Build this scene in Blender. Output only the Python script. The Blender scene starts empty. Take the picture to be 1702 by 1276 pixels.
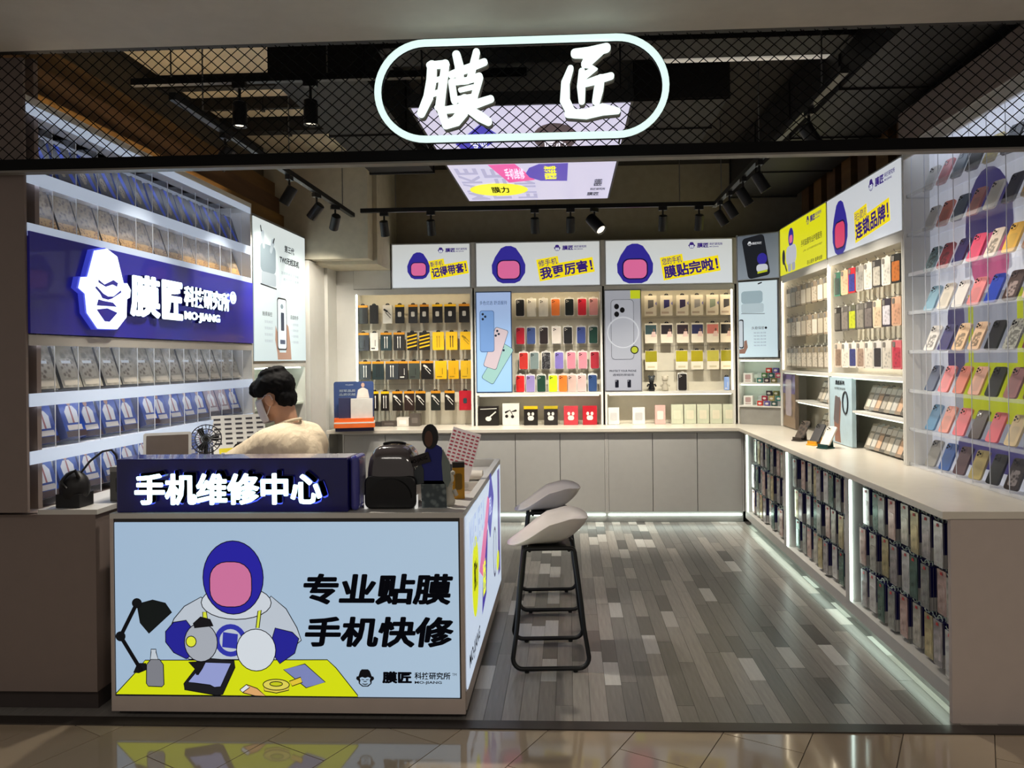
import bpy, bmesh, math, random
from mathutils import Matrix, Vector, Euler

random.seed(7)
S = bpy.context.scene
COL = S.collection
PI = math.pi

# ------------------------------------------------------------------ camera
cam_d = bpy.data.cameras.new('camera'); cam = bpy.data.objects.new('camera', cam_d); COL.objects.link(cam)
S.camera = cam
F_PX, W_PX, H_PX = 1250.0, 1702.0, 1276.0
cam_d.sensor_fit = 'HORIZONTAL'; cam_d.sensor_width = 36.0
cam_d.lens = F_PX / W_PX * 36.0
cam_d.shift_x = -(889.0 - 851.0) / W_PX
cam_d.shift_y = -(638.0 - 595.0) / W_PX
cam_d.clip_start = 0.02
_t, _r = math.atan(.0448), .0116
_R0 = Vector((math.cos(_t), math.sin(_t), 0)); _F = Vector((-math.sin(_t), math.cos(_t), 0)); _U0 = Vector((0, 0, 1))
_R = _R0 * math.cos(_r) - _U0 * math.sin(_r); _U = _U0 * math.cos(_r) + _R0 * math.sin(_r)
_M = Matrix((( _R.x, _U.x, -_F.x, 0), (_R.y, _U.y, -_F.y, 0), (_R.z, _U.z, -_F.z, 1.55), (0, 0, 0, 1)))
cam.matrix_world = _M

# ------------------------------------------------------------------ world, large lights, exposure
wd = bpy.data.worlds.new('world'); S.world = wd; wd.use_nodes = True
_bg = wd.node_tree.nodes['Background']; _bg.inputs[0].default_value = (1.0, .93, .84, 1); _bg.inputs[1].default_value = .26
S.view_settings.view_transform = 'Standard'; S.view_settings.look = 'None'
S.view_settings.exposure = 0.0; S.view_settings.gamma = 1.0; S.view_settings.use_curve_mapping = False
try:
    S.cycles.use_denoising = True; S.cycles.max_bounces = 5; S.cycles.diffuse_bounces = 3; S.cycles.glossy_bounces = 3; S.cycles.transparent_max_bounces = 14; S.cycles.caustics_reflective = False; S.cycles.caustics_refractive = False
except Exception:
    pass

def area_light(name, loc, sx, sy, power, rgb, rot=(0, 0, 0)):
    d = bpy.data.lights.new(name, 'AREA'); d.shape = 'RECTANGLE'; d.size = sx; d.size_y = sy; d.energy = power; d.color = rgb
    o = bpy.data.objects.new(name, d); COL.objects.link(o); o.location = loc; o.rotation_euler = rot
    return o
area_light('corridor_downlight', (-1.6, -.6, 2.9), 1.2, .3, 20, (1, .93, .84))
area_light('corridor_downlight', (1.6, -.6, 2.9), 1.2, .3, 40, (1, .90, .78))

# ------------------------------------------------------------------ materials
def lin(c):
    c = c / 255.0
    return c / 12.92 if c <= .04045 else ((c + .055) / 1.055) ** 2.4
def L3(rgb): return (lin(rgb[0]), lin(rgb[1]), lin(rgb[2]), 1.0)
_mats = {}
def D(rgb, rough=.5, metal=0.0, noise=.06, scale=14.0, spec=.4, coat=0.0, bump=0.0, stretch=None):
    """procedural surface: colour broken up by noise"""
    key = ('D', tuple(rgb), rough, metal, noise, scale, spec, coat, bump, stretch)
    if key in _mats: return _mats[key]
    m = bpy.data.materials.new('paint_%d_%d_%d' % tuple(int(v) for v in rgb)); m.use_nodes = True
    nt = m.node_tree; b = nt.nodes['Principled BSDF']
    b.inputs['Roughness'].default_value = rough; b.inputs['Metallic'].default_value = metal
    b.inputs['Specular IOR Level'].default_value = spec; b.inputs['Coat Weight'].default_value = coat
    tc = nt.nodes.new('ShaderNodeTexCoord'); no = nt.nodes.new('ShaderNodeTexNoise'); no.inputs['Scale'].default_value = scale
    no.inputs['Detail'].default_value = 3.0
    src = tc.outputs['Object']
    if stretch:
        mp = nt.nodes.new('ShaderNodeMapping'); mp.inputs['Scale'].default_value = stretch
        nt.links.new(src, mp.inputs[0]); src = mp.outputs[0]
    nt.links.new(src, no.inputs['Vector'])
    cr = nt.nodes.new('ShaderNodeValToRGB'); c = L3(rgb)
    cr.color_ramp.elements[0].position = .3; cr.color_ramp.elements[1].position = .7
    cr.color_ramp.elements[0].color = tuple(v * (1 - noise) for v in c[:3]) + (1,)
    cr.color_ramp.elements[1].color = tuple(min(1, v * (1 + noise)) for v in c[:3]) + (1,)
    nt.links.new(no.outputs['Fac'], cr.inputs[0]); nt.links.new(cr.outputs[0], b.inputs['Base Color'])
    if bump:
        bp = nt.nodes.new('ShaderNodeBump'); bp.inputs['Strength'].default_value = bump; bp.inputs['Distance'].default_value = .01
        nt.links.new(no.outputs['Fac'], bp.inputs['Height']); nt.links.new(bp.outputs[0], b.inputs['Normal'])
    _mats[key] = m; return m
def G(rgb, strength=1.0, base=.25, rgb2=None, axis=2, lo=0.0, hi=1.0, rough=.35):
    """backlit film / lamp: gives off light; optional second colour along an axis of the print"""
    key = ('G', tuple(rgb), strength, base, rgb2, axis, lo, hi, rough)
    if key in _mats: return _mats[key]
    m = bpy.data.materials.new('backlit_%d_%d_%d' % tuple(int(v) for v in rgb)); m.use_nodes = True
    nt = m.node_tree; b = nt.nodes['Principled BSDF']; c = L3(rgb)
    b.inputs['Base Color'].default_value = tuple(v * base for v in c[:3]) + (1,)
    b.inputs['Roughness'].default_value = rough; b.inputs['Specular IOR Level'].default_value = .25
    b.inputs['Emission Color'].default_value = c; b.inputs['Emission Strength'].default_value = strength
    if rgb2:
        tc = nt.nodes.new('ShaderNodeTexCoord'); sp = nt.nodes.new('ShaderNodeSeparateXYZ'); nt.links.new(tc.outputs['Object'], sp.inputs[0])
        mr = nt.nodes.new('ShaderNodeMapRange'); mr.inputs[1].default_value = lo; mr.inputs[2].default_value = hi
        nt.links.new(sp.outputs[axis], mr.inputs[0])
        cr = nt.nodes.new('ShaderNodeValToRGB'); cr.color_ramp.elements[0].color = c; cr.color_ramp.elements[1].color = L3(rgb2)
        nt.links.new(mr.outputs[0], cr.inputs[0]); nt.links.new(cr.outputs[0], b.inputs['Emission Color'])
    _mats[key] = m; return m
def CLEAR(rgb=(235, 240, 245), fac=.8, rough=.08):
    """clear acrylic or film: mostly see-through with a gloss"""
    key = ('C', tuple(rgb), fac, rough)
    if key in _mats: return _mats[key]
    m = bpy.data.materials.new('clear_film'); m.use_nodes = True; nt = m.node_tree
    b = nt.nodes['Principled BSDF']; b.inputs['Base Color'].default_value = L3(rgb); b.inputs['Roughness'].default_value = rough
    tr = nt.nodes.new('ShaderNodeBsdfTransparent'); tr.inputs[0].default_value = (1, 1, 1, 1)
    mx = nt.nodes.new('ShaderNodeMixShader'); mx.inputs[0].default_value = fac
    nt.links.new(b.outputs[0], mx.inputs[1]); nt.links.new(tr.outputs[0], mx.inputs[2])
    nt.links.new(mx.outputs[0], nt.nodes['Material Output'].inputs[0])
    _mats[key] = m; return m
def SPARKLE(rgb, rgb2, scale=60.0, rough=.35):
    """printed or glittery pattern of two colours"""
    key = ('S', tuple(rgb), tuple(rgb2), scale, rough)
    if key in _mats: return _mats[key]
    m = bpy.data.materials.new('pattern'); m.use_nodes = True; nt = m.node_tree; b = nt.nodes['Principled BSDF']
    b.inputs['Roughness'].default_value = rough
    tc = nt.nodes.new('ShaderNodeTexCoord'); vo = nt.nodes.new('ShaderNodeTexVoronoi'); vo.inputs['Scale'].default_value = scale
    nt.links.new(tc.outputs['Object'], vo.inputs['Vector'])
    cr = nt.nodes.new('ShaderNodeValToRGB'); cr.color_ramp.elements[0].color = L3(rgb2); cr.color_ramp.elements[1].color = L3(rgb)
    cr.color_ramp.elements[0].position = .25; cr.color_ramp.elements[1].position = .55
    nt.links.new(vo.outputs['Distance'], cr.inputs[0]); nt.links.new(cr.outputs[0], b.inputs['Base Color'])
    _mats[key] = m; return m

WHITE = D((214, 212, 206), .38, noise=.02)
WHITE2 = D((196, 193, 188), .42, noise=.02)
PANEL = D((176, 172, 166), .45, noise=.02)
CABI = D((182, 180, 176), .4, noise=.02)
BLACK = D((16, 16, 17), .42, noise=.05)
BLACKG = D((20, 20, 22), .2, noise=.05)
DARK = D((44, 42, 40), .7, noise=.1)
STEEL = D((150, 150, 150), .3, .9, noise=.03)
ACRYL = CLEAR((240, 244, 250), .86, .05)
LED = G((232, 250, 240), 6.0, 1.0)
LEDC = G((225, 236, 255), 5.0, 1.0)
LEDW = G((255, 238, 205), 6.0, 1.0)
NAVY = D((24, 22, 92), .3)
INK = D((20, 20, 24), .5)

# ------------------------------------------------------------------ mesh builder
def rrect(x0, z0, x1, z1, r, n=4):
    pts = []
    for cx, cz, a0 in ((x1 - r, z0 + r, -PI / 2), (x1 - r, z1 - r, 0), (x0 + r, z1 - r, PI / 2), (x0 + r, z0 + r, PI)):
        for k in range(n + 1):
            a = a0 + PI / 2 * k / n
            pts.append((cx + r * math.cos(a), cz + r * math.sin(a)))
    return pts
def ell(cx, cz, rx, rz, n=20, a0=0.0, a1=2 * PI):
    full = abs(a1 - a0 - 2 * PI) < 1e-6
    m = n if full else n + 1
    return [(cx + rx * math.cos(a0 + (a1 - a0) * k / n), cz + rz * math.sin(a0 + (a1 - a0) * k / n)) for k in range(m)]
def rotp(pts, a, c=(0, 0)):
    ca, sa = math.cos(a), math.sin(a)
    return [(c[0] + (x - c[0]) * ca - (z - c[1]) * sa, c[1] + (x - c[0]) * sa + (z - c[1]) * ca) for x, z in pts]

class MB:
    def __init__(s): s.v = []; s.f = []; s.mi = []; s.mats = []
    def _m(s, mat):
        if mat not in s.mats: s.mats.append(mat)
        return s.mats.index(mat)
    def add(s, vs, fs, mat):
        o = len(s.v); s.v += [tuple(v) for v in vs]; k = s._m(mat)
        for f in fs: s.f.append(tuple(o + i for i in f)); s.mi.append(k)
        return s
    def box(s, x0, x1, y0, y1, z0, z1, mat):
        vs = [(x, y, z) for z in (z0, z1) for y in (y0, y1) for x in (x0, x1)]
        return s.add(vs, [(0, 2, 3, 1), (4, 5, 7, 6), (0, 1, 5, 4), (2, 6, 7, 3), (0, 4, 6, 2), (1, 3, 7, 5)], mat)
    def poly(s, pts, y, mat):                                   # flat print in the XZ plane, facing -Y
        return s.add([(x, y, z) for x, z in pts], [tuple(range(len(pts)))], mat)
    def prism(s, pts, y0, y1, mat):                             # XZ outline with depth along Y
        n = len(pts)
        vs = [(x, y0, z) for x, z in pts] + [(x, y1, z) for x, z in pts]
        fs = [tuple(range(n)), tuple(range(2 * n - 1, n - 1, -1))] + [(i, i + n, (i + 1) % n + n, (i + 1) % n) for i in range(n)]
        return s.add(vs, fs, mat)
    def slab(s, pts, z0, z1, mat):                              # XY outline with height along Z
        n = len(pts)
        vs = [(x, y, z0) for x, y in pts] + [(x, y, z1) for x, y in pts]
        fs = [tuple(range(n - 1, -1, -1)), tuple(range(n, 2 * n))] + [(i, (i + 1) % n, (i + 1) % n + n, i + n) for i in range(n)]
        return s.add(vs, fs, mat)
    def tube(s, path, r, mat, n=8, closed=False):
        P = [Vector(p) for p in path]; N = len(P); vs = []; fs = []
        rr = r if isinstance(r, (list, tuple)) else [r] * N
        up = None
        for i in range(N):
            if closed: d = P[(i + 1) % N] - P[i - 1]
            else: d = P[min(i + 1, N - 1)] - P[max(i - 1, 0)]
            d.normalize()
            if up is None: up = Vector((0, 0, 1)) if abs(d.z) < .9 else Vector((1, 0, 0))
            a = d.cross(up)
            if a.length < 1e-5: a = d.orthogonal()
            a.normalize(); b = a.cross(d).normalized(); up = b
            for k in range(n):
                t = 2 * PI * k / n; vs.append(P[i] + (a * math.cos(t) + b * math.sin(t)) * rr[i])
        for i in range(N if closed else N - 1):
            j = (i + 1) % N
            for k in range(n): fs.append((i * n + k, i * n + (k + 1) % n, j * n + (k + 1) % n, j * n + k))
        if not closed: fs += [tuple(range(n - 1, -1, -1)), tuple((N - 1) * n + k for k in range(n))]
        return s.add(vs, fs, mat)
    def lathe(s, prof, mat, n=20, c=(0, 0, 0), cap=True):       # profile (r, z) turned about Z
        vs = [(c[0] + r * math.cos(2 * PI * k / n), c[1] + r * math.sin(2 * PI * k / n), c[2] + z) for r, z in prof for k in range(n)]
        fs = [(i * n + k, i * n + (k + 1) % n, (i + 1) * n + (k + 1) % n, (i + 1) * n + k) for i in range(len(prof) - 1) for k in range(n)]
        if cap: fs += [tuple(range(n - 1, -1, -1)), tuple((len(prof) - 1) * n + k for k in range(n))]
        return s.add(vs, fs, mat)
    def ball(s, c, r, mat, n=12, m=8):
        rx, ry, rz = r if isinstance(r, (tuple, list)) else (r, r, r)
        vs = [(c[0], c[1], c[2] + rz), (c[0], c[1], c[2] - rz)]
        for i in range(1, m):
            p = PI * i / m
            for k in range(n): vs.append((c[0] + rx * math.sin(p) * math.cos(2 * PI * k / n), c[1] + ry * math.sin(p) * math.sin(2 * PI * k / n), c[2] + rz * math.cos(p)))
        fs = [(0, 2 + k, 2 + (k + 1) % n) for k in range(n)]
        for i in range(m - 2):
            for k in range(n): fs.append((2 + i * n + k, 2 + (i + 1) * n + k, 2 + (i + 1) * n + (k + 1) % n, 2 + i * n + (k + 1) % n))
        b = 2 + (m - 2) * n
        fs += [(1, b + (k + 1) % n, b + k) for k in range(n)]
        return s.add(vs, fs, mat)
    def stroke(s, path, y0, y1, mat, n=8):                      # brush stroke: (x, z, half width) with round ends
        P = [Vector((p[0], p[1])) for p in path]; w = [p[2] for p in path]; left = []; right = []
        for i in range(len(P)):
            d = P[min(i + 1, len(P) - 1)] - P[max(i - 1, 0)]; d.normalize(); nn = Vector((-d.y, d.x))
            left.append(P[i] + nn * w[i]); right.append(P[i] - nn * w[i])
        d0 = (P[1] - P[0]).normalized(); d1 = (P[-1] - P[-2]).normalized()
        a1 = math.atan2(d1.y, d1.x); a0 = math.atan2(d0.y, d0.x)
        endc = [P[-1] + Vector((math.cos(a1 + PI / 2 - PI * k / n), math.sin(a1 + PI / 2 - PI * k / n))) * w[-1] for k in range(1, n)]
        begc = [P[0] + Vector((math.cos(a0 - PI / 2 - PI * k / n), math.sin(a0 - PI / 2 - PI * k / n))) * w[0] for k in range(1, n)]
        out = left + endc + right[::-1] + begc
        out = [(p.x, p.y) for p in out][::-1]
        return s.prism(out, y0, y1, mat)
    def mesh(s, name, smooth=False, weld=False):
        me = bpy.data.meshes.new(name); me.from_pydata(s.v, [], s.f)
        for m in s.mats: me.materials.append(m)
        me.polygons.foreach_set('material_index', s.mi)
        if smooth: me.polygons.foreach_set('use_smooth', [True] * len(me.polygons))
        me.update(); return me
    def build(s, name, parent=None, loc=(0, 0, 0), rot=(0, 0, 0), smooth=False):
        me = s.mesh(name, smooth); o = bpy.data.objects.new(name, me); COL.objects.link(o)
        o.location = loc; o.rotation_euler = rot
        if parent: o.parent = parent
        if smooth: autosmooth(o)
        return o

def autosmooth(o, ang=40):
    bm = bmesh.new(); bm.from_mesh(o.data)
    for e in bm.edges:
        if len(e.link_faces) == 2 and e.calc_face_angle(0) > math.radians(ang): e.smooth = False
    bm.to_mesh(o.data); bm.free()
def bevel(o, w, seg=2):
    m = o.modifiers.new('edge_round', 'BEVEL'); m.width = w; m.segments = seg; m.limit_method = 'ANGLE'
    return o
def tag(o, label=None, cat=None, group=None, kind=None):
    if label: o['label'] = label
    if cat: o['category'] = cat
    if group: o['group'] = group
    if kind: o['kind'] = kind
    return o
def thing(name, label, cat, loc=(0, 0, 0), rotz=0.0, group=None, lean=0.0, kind=None):
    o = bpy.data.objects.new(name, None); COL.objects.link(o); o.location = loc; o.rotation_euler = (lean, 0, rotz)
    o.empty_display_size = .05
    return tag(o, label, cat, group, kind)
def structure(name, mb, parent=None, loc=(0, 0, 0), rot=(0, 0, 0)):
    o = mb.build(name, parent, loc, rot)
    if not parent: o['kind'] = 'structure'
    return o
_cache = {}
def inst(key, builder, name, label, cat, loc, rotz=0.0, group=None, lean=0.0):
    """one individual; alike individuals share the meshes of their parts"""
    if key not in _cache:
        parts = builder()                                       # [(part name, MB, smooth, parent index or None)]
        _cache[key] = [(p[0], p[1].mesh(p[0], p[2] if len(p) > 2 else False), p[3] if len(p) > 3 else None) for p in parts]
    r = thing(name, label, cat, loc, rotz, group, lean); made = []
    for pn, me, pi in _cache[key]:
        o = bpy.data.objects.new(pn, me); COL.objects.link(o); o.parent = r if pi is None else made[pi]; made.append(o)
    return r
def text(parent, body, box, mat, y=-.002, bold=.02, extrude=0.0, rot=0.0, shear=0.0, name='lettering', keep=False, space=1.0):
    """lettering fitted into a box (x0, z0, x1, z1) of its parent's face"""
    c = bpy.data.curves.new(name, 'FONT'); c.body = body; c.size = 1.0; c.offset = min(bold, .010); c.resolution_u = 2; c.shear = shear
    c.space_character = space
    o = bpy.data.objects.new(name, c); COL.objects.link(o)
    dg = bpy.context.evaluated_depsgraph_get(); me = bpy.data.meshes.new_from_object(o.evaluated_get(dg))
    bpy.data.objects.remove(o); bpy.data.curves.remove(c)
    if bold > .012:                                             # heavier weight: the glyphs overlaid on themselves, slightly shifted
        e = bold - .006; V0 = [(v.co.x, v.co.y, 0.0) for v in me.vertices]; F0 = [tuple(p.vertices) for p in me.polygons]; VV = []; FF = []
        for sx_, sy_ in ((1, 0), (-1, 0), (0, 1), (0, -1), (.75, .75), (-.75, .75), (.75, -.75), (-.75, -.75)):
            o_ = len(VV); VV += [(x + e * sx_, y_ + e * sy_, z) for x, y_, z in V0]; FF += [tuple(i + o_ for i in f) for f in F0]
        bpy.data.meshes.remove(me); me = bpy.data.meshes.new(name); me.from_pydata(VV, [], FF); me.update()
    xs = [v.co.x for v in me.vertices]; ys = [v.co.y for v in me.vertices]
    x0, x1, y0, y1 = min(xs), max(xs), min(ys), max(ys)
    bx0, bz0, bx1, bz1 = box; sx = (bx1 - bx0) / (x1 - x0); sz = (bz1 - bz0) / (y1 - y0)
    if keep: sx = sz = min(sx, sz)
    cx, cz = (bx0 + bx1) / 2, (bz0 + bz1) / 2; ca, sa = math.cos(rot), math.sin(rot)
    for v in me.vertices:
        px, pz = (v.co.x - (x0 + x1) / 2) * sx, (v.co.y - (y0 + y1) / 2) * sz
        v.co = Vector((cx + px * ca - pz * sa, 0, cz + px * sa + pz * ca))
    if extrude:
        bm = bmesh.new(); bm.from_mesh(me)
        r = bmesh.ops.extrude_face_region(bm, geom=list(bm.faces))
        for g in r['geom']:
            if isinstance(g, bmesh.types.BMVert): g.co.y -= extrude
        bmesh.ops.recalc_face_normals(bm, faces=bm.faces); bm.to_mesh(me); bm.free()
    me.materials.clear(); me.materials.append(mat)
    for p in me.polygons: p.material_index = 0
    o = bpy.data.objects.new(name, me); COL.objects.link(o); o.location = (0, y, 0); o.parent = parent
    return o

ORD = ['first', 'second', 'third', 'fourth', 'fifth', 'sixth', 'seventh', 'eighth', 'ninth', 'tenth', 'eleventh', 'twelfth', 'thirteenth', 'fourteenth', 'fifteenth', 'sixteenth', 'seventeenth']
class Frame:                                                    # a wall's own axes: x along it, -y out of it
    def __init__(s, x, y, rz): s.o = Vector((x, y, 0)); s.rz = rz
    def p(s, x, y, z): c, n = math.cos(s.rz), math.sin(s.rz); return (s.o.x + x * c - y * n, s.o.y + x * n + y * c, z)
FL = Frame(-2.37, 3.2, PI / 2)                                   # left wall, faces +X; x runs into the shop
FB = Frame(0, 7.4, 0)                                            # back wall, faces the shop front
FR = Frame(2.0, 7.16, -PI / 2)                                   # right wall, faces -X; x runs towards the shop front
FC = Frame(1.64, 7.4, math.atan2(-.24, .36))                     # slanted corner between them
# ================================================================== SETTING
# shop floor of grey wood-look strips
mb = MB(); mb.box(-2.75, 2.4, 3.2, 7.75, -.06, -.004, D((58, 55, 52), .6)); floor = structure('floor', mb)
PLK = [D(c, .3, noise=.16, scale=7, stretch=(9, .8, 1), spec=.5) for c in ((118, 113, 108), (134, 129, 123), (149, 143, 136), (124, 120, 116), (103, 99, 95), (158, 152, 145))]
PLL = [D(c, .3, noise=.08, scale=7, stretch=(9, .8, 1), spec=.5) for c in ((198, 195, 190), (184, 180, 174))]
PLD = D((84, 79, 76), .3, noise=.12, scale=7, stretch=(9, .8, 1), spec=.5)
rng = random.Random(3)
_pm = {}
def plank(x0, w, y0, l, mat):
    key = (round(l, 2), mat.name)
    if key not in _pm:
        m = MB(); m.box(0, w - .0015, 0, l - .0015, -.004, 0, mat); _pm[key] = m.mesh('plank')
    o = bpy.data.objects.new('plank', _pm[key]); COL.objects.link(o); o.location = (x0, y0, 0); o.parent = floor
w = .077; x = -.46
while x < 1.86:
    y = 3.2; l = rng.uniform(.12, .95); last = 0
    while y < 7.1:
        l = min(l, 7.12 - y)
        if l < .08: break
        c = rng.random()
        if last == 1: mat = PLD; last = 0; l = min(l, .3)
        elif l <= .31 and c < .75 and y > 3.25: mat = rng.choice(PLL); last = 1
        else: mat = rng.choice(PLK); last = 0
        plank(x, w, y, l, mat); y += l
        l = rng.choice((.27, .6, .75, .9, .27, 1.05, .5)) if not last else .3
    x += w
mb = MB(); mb.box(-2.75, -.46, 3.2, 7.12, -.004, -.001, PLK[3]); mb.box(1.9, 2.4, 3.2, 7.12, -.004, -.001, PLK[3]); structure('floor_underlay', mb, floor)

# corridor floor of large glossy beige tiles laid askew
mb = MB(); mb.box(-4.5, 4.5, -1.5, 3.13, -.06, -.003, D((96, 84, 70), .5)); cfloor = structure('floor_corridor', mb)
def clip(poly, ymax):
    out = []
    for i in range(len(poly)):
        a, b = poly[i - 1], poly[i]
        if (a[1] <= ymax) != (b[1] <= ymax):
            t = (ymax - a[1]) / (b[1] - a[1]); out.append((a[0] + (b[0] - a[0]) * t, ymax))
        if b[1] <= ymax: out.append(b)
    return out
TL = [D(c, .08, noise=.05, scale=3, spec=.75, coat=.25) for c in ((172, 154, 130), (180, 162, 138), (166, 148, 125))]
th = math.radians(28); tw, tl = .32, .64; ca, sa = math.cos(th), math.sin(th)
for i in range(-16, 17):
    for j in range(-8, 9):
        a0 = i * tw + .02; b0 = j * tl + (tl / 2 if i % 2 else 0)
        q = [(a0, b0), (a0 + tw - .004, b0), (a0 + tw - .004, b0 + tl - .004), (a0, b0 + tl - .004)]
        q = [(p * ca + s_ * sa, -p * sa + s_ * ca + 2.0) for p, s_ in q]
        cx = sum(p[0] for p in q) / 4; cy = sum(p[1] for p in q) / 4
        if cy < .9 or cx < -3.1 or cx > 2.9: continue
        q = clip(q, 3.13)
        if len(q) < 3: continue
        m = MB(); m.slab(q, -.003, 0, rng.choice(TL)); m.build('tile', cfloor)
mb = MB(); mb.box(-3.4, 3.4, 3.13, 3.2, -.02, .006, D((66, 60, 56), .35, .3)); structure('trim_1', mb)

# shell
DK = D((70, 64, 54), .8, noise=.12, scale=5)
mb = MB(); mb.box(-2.8, 2.45, 7.7, 7.8, 0, 3.5, D((158, 148, 126), .8, noise=.06)); structure('wall_back', mb)
mb = MB(); mb.box(-2.85, -2.75, 3.3, 7.8, 0, 3.5, D((84, 76, 64), .8, noise=.1)); wall_left = structure('wall_left', mb)
mb = MB(); mb.box(2.4, 2.5, 3.25, 7.8, 0, 3.5, D((60, 56, 50), .8, noise=.1)); wall_right = structure('wall_right', mb)
mb = MB(); mb.box(-3.4, 3.4, 3.18, 7.8, 3.5, 3.6, D((52, 48, 42), .85, noise=.15, scale=4)); ceiling = structure('ceiling', mb)
CRM = D((205, 192, 165), .8, noise=.1, scale=4)
for y0, y1 in ((4.0, 4.84), (4.95, 5.28), (5.34, 5.72), (5.9, 6.7)):
    mb = MB(); mb.box(-2.68, -1.66, y0, y1, 3.44, 3.5, CRM); mb.build('ceiling_panel', ceiling)
# mall bulkhead over the shop front
SOF = D((196, 190, 180), .7, noise=.03)
mb = MB(); mb.box(-3.6, 3.6, .4, 3.13, 2.894, 3.2, SOF); mb.box(-3.6, 3.6, 3.13, 3.18, 2.9, 3.6, DARK); structure('ceiling_soffit', mb)
# taupe end walls at the shop front
TAU = D((122, 108, 102), .6, noise=.02)
mb = MB(); mb.box(-3.4, -2.385, 3.272, 3.3, .9, 2.92, TAU); mb.box(-3.4, -2.752, 3.25, 3.29, .09, .9, TAU); mb.box(-3.4, -2.752, 3.29, 3.33, .0, .09, D((60, 52, 50), .6)); structure('wall_front_left', mb)
mb = MB(); mb.box(2.325, 3.4, 3.272, 3.3, 0, 2.92, TAU); structure('wall_front_right', mb)
# concrete bulkhead at the left rear corner and the white panelled return below it
mb = MB(); mb.box(-2.75, -1.76, 6.9, 7.7, 2.44, 3.5, D((196, 188, 168), .8, noise=.06)); mb.box(-2.75, -1.80, 6.72, 6.9, 2.47, 3.5, D((196, 188, 168), .8, noise=.06))
structure('ceiling_bulkhead', mb)
mb = MB(); mb.box(-2.75, -2.34, 6.72, 7.14, .0, 2.46, WHITE); mb.box(-2.75, -2.31, 7.145, 7.6, .0, 2.46, WHITE); structure('wall_left_return', mb)
mb = MB(); mb.box(-2.31, -2.135, 7.42, 7.7, .0, 2.44, WHITE); structure('wall_back_return', mb)
mb = MB(); mb.box(-2.13, -1.76, 7.41, 7.7, 2.255, 2.44, WHITE); structure('trim_3', mb)

# timber boards and dark ducts above the display units
OCH = [D(c, .6, noise=.2, scale=5, stretch=(1, .4, 4)) for c in ((112, 80, 34), (84, 58, 34), (98, 70, 36))]
for k, (z0, z1, xx) in enumerate(((2.70, 2.86, -2.56), (2.88, 3.02, -2.60), (3.04, 3.16, -2.64))):
    mb = MB(); mb.box(xx - .1, xx, 3.32, 6.7, z0, z1, OCH[k])
    mb.build('timber_board', wall_left)
for k in range(7):
    mb = MB(); mb.box(2.2, 2.26, 6.95 - k * .34, 7.15 - k * .34, 2.74, 3.3, OCH[1 + k % 2])
    mb.build('timber_slat', wall_right)
DCT = D((24, 22, 21), .6, noise=.1)
def duct(x0, x1, y0, y1, z0, z1, label):
    r = thing('air_duct', label, 'duct', ((x0 + x1) / 2, (y0 + y1) / 2, z0))
    hx, hy, h = (x1 - x0) / 2, (y1 - y0) / 2, z1 - z0
    MB().box(-hx, hx, -hy, hy, 0, h, DCT).build('duct_body', r)
    m = MB()
    if hy > hx:
        n = max(2, int(hy * 2 / .9))
        for k in range(n + 1): yy = -hy + .02 + (2 * hy - .04) * k / n; m.box(-hx - .012, hx + .012, yy - .012, yy + .012, -.012, h, DCT); m.build('flange', r); m = MB()
    else:
        n = max(2, int(hx * 2 / .9))
        for k in range(n + 1): xx = -hx + .02 + (2 * hx - .04) * k / n; m.box(xx - .012, xx + .012, -hy - .012, hy + .012, -.012, h, DCT); m.build('flange', r); m = MB()
duct(-1.62, -1.1, 4.05, 6.2, 3.1, 3.49, 'long black air duct beside the cream ceiling panels')
duct(.45, 1.05, 4.9, 6.2, 3.22, 3.49, 'dark air duct at the rear right of ceiling')
duct(1.55, 2.15, 3.35, 7.2, 3.05, 3.45, 'large black air duct running above the right display wall')
duct(-2.7, -1.66, 4.86, 4.93, 3.36, 3.49, 'black cross beam behind the first cream ceiling panel')
duct(-2.7, -1.66, 5.29, 5.33, 3.36, 3.49, 'narrow black cross beam between cream ceiling panels')
duct(-2.7, -1.66, 5.75, 5.86, 3.34, 3.49, 'thin black cross beam before the rearmost cream panel')
duct(-1.0, 1.5, 3.95, 4.2, 3.2, 3.44, 'black cross duct above the ceiling light box')
r = thing('linear_lamp', 'thin white strip lamp high behind mesh on right', 'lamp', (1.2, 4.5, 3.3))
MB().box(-.62, .62, -.03, .03, .02, .06, STEEL).build('housing', r); MB().box(-.61, .61, -.022, .022, 0, .02, G((205, 198, 185), .5, .8)).build('diffuser', r)
for xx in (-.4, .4): MB().tube([(xx, 0, .06), (xx, 0, .2)], .004, STEEL, 6).build('hanger', r)
# taupe lintel over the right case wall
mb = MB(); mb.box(1.99, 2.3, 3.3, 4.6, 2.78, 2.98, TAU); structure('trim_2', mb)

# black beam, wire mesh and lit sign over the entrance
MESHB = D((7, 7, 8), .7, noise=.05, spec=.15)
r = thing('mesh_frame', 'black steel mesh panel frame above the shop entrance', 'mesh panel', (0, 3.125, 2.381))
MB().box(-3.3, 3.3, 0, .05, 0, .047, MESHB).build('beam', r)
MB().box(-3.3, 3.3, .0, .05, -.008, 0, D((120, 116, 110), .5)).build('beam_edge', r)
mb = MB(); R_W = .0021; cell_w, cell_h = .058, .050; z0, z1 = .047, .513; sl = cell_h / cell_w
xx = -3.4
while xx < 3.4 + .01:
    for sg in (1, -1):
        dx = (z1 - z0) / sl; x0 = xx - (dx / 2) * sg; x1 = xx + (dx / 2) * sg
        if max(abs(x0), abs(x1)) < 3.6:
            mb.tube([(x0, .03 + .004 * sg, z0), (x1, .03 + .004 * sg, z1)], R_W, MESHB, 4)
    xx += cell_w
o = mb.build('wire_mesh', r); o['kind'] = 'stuff'

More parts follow.
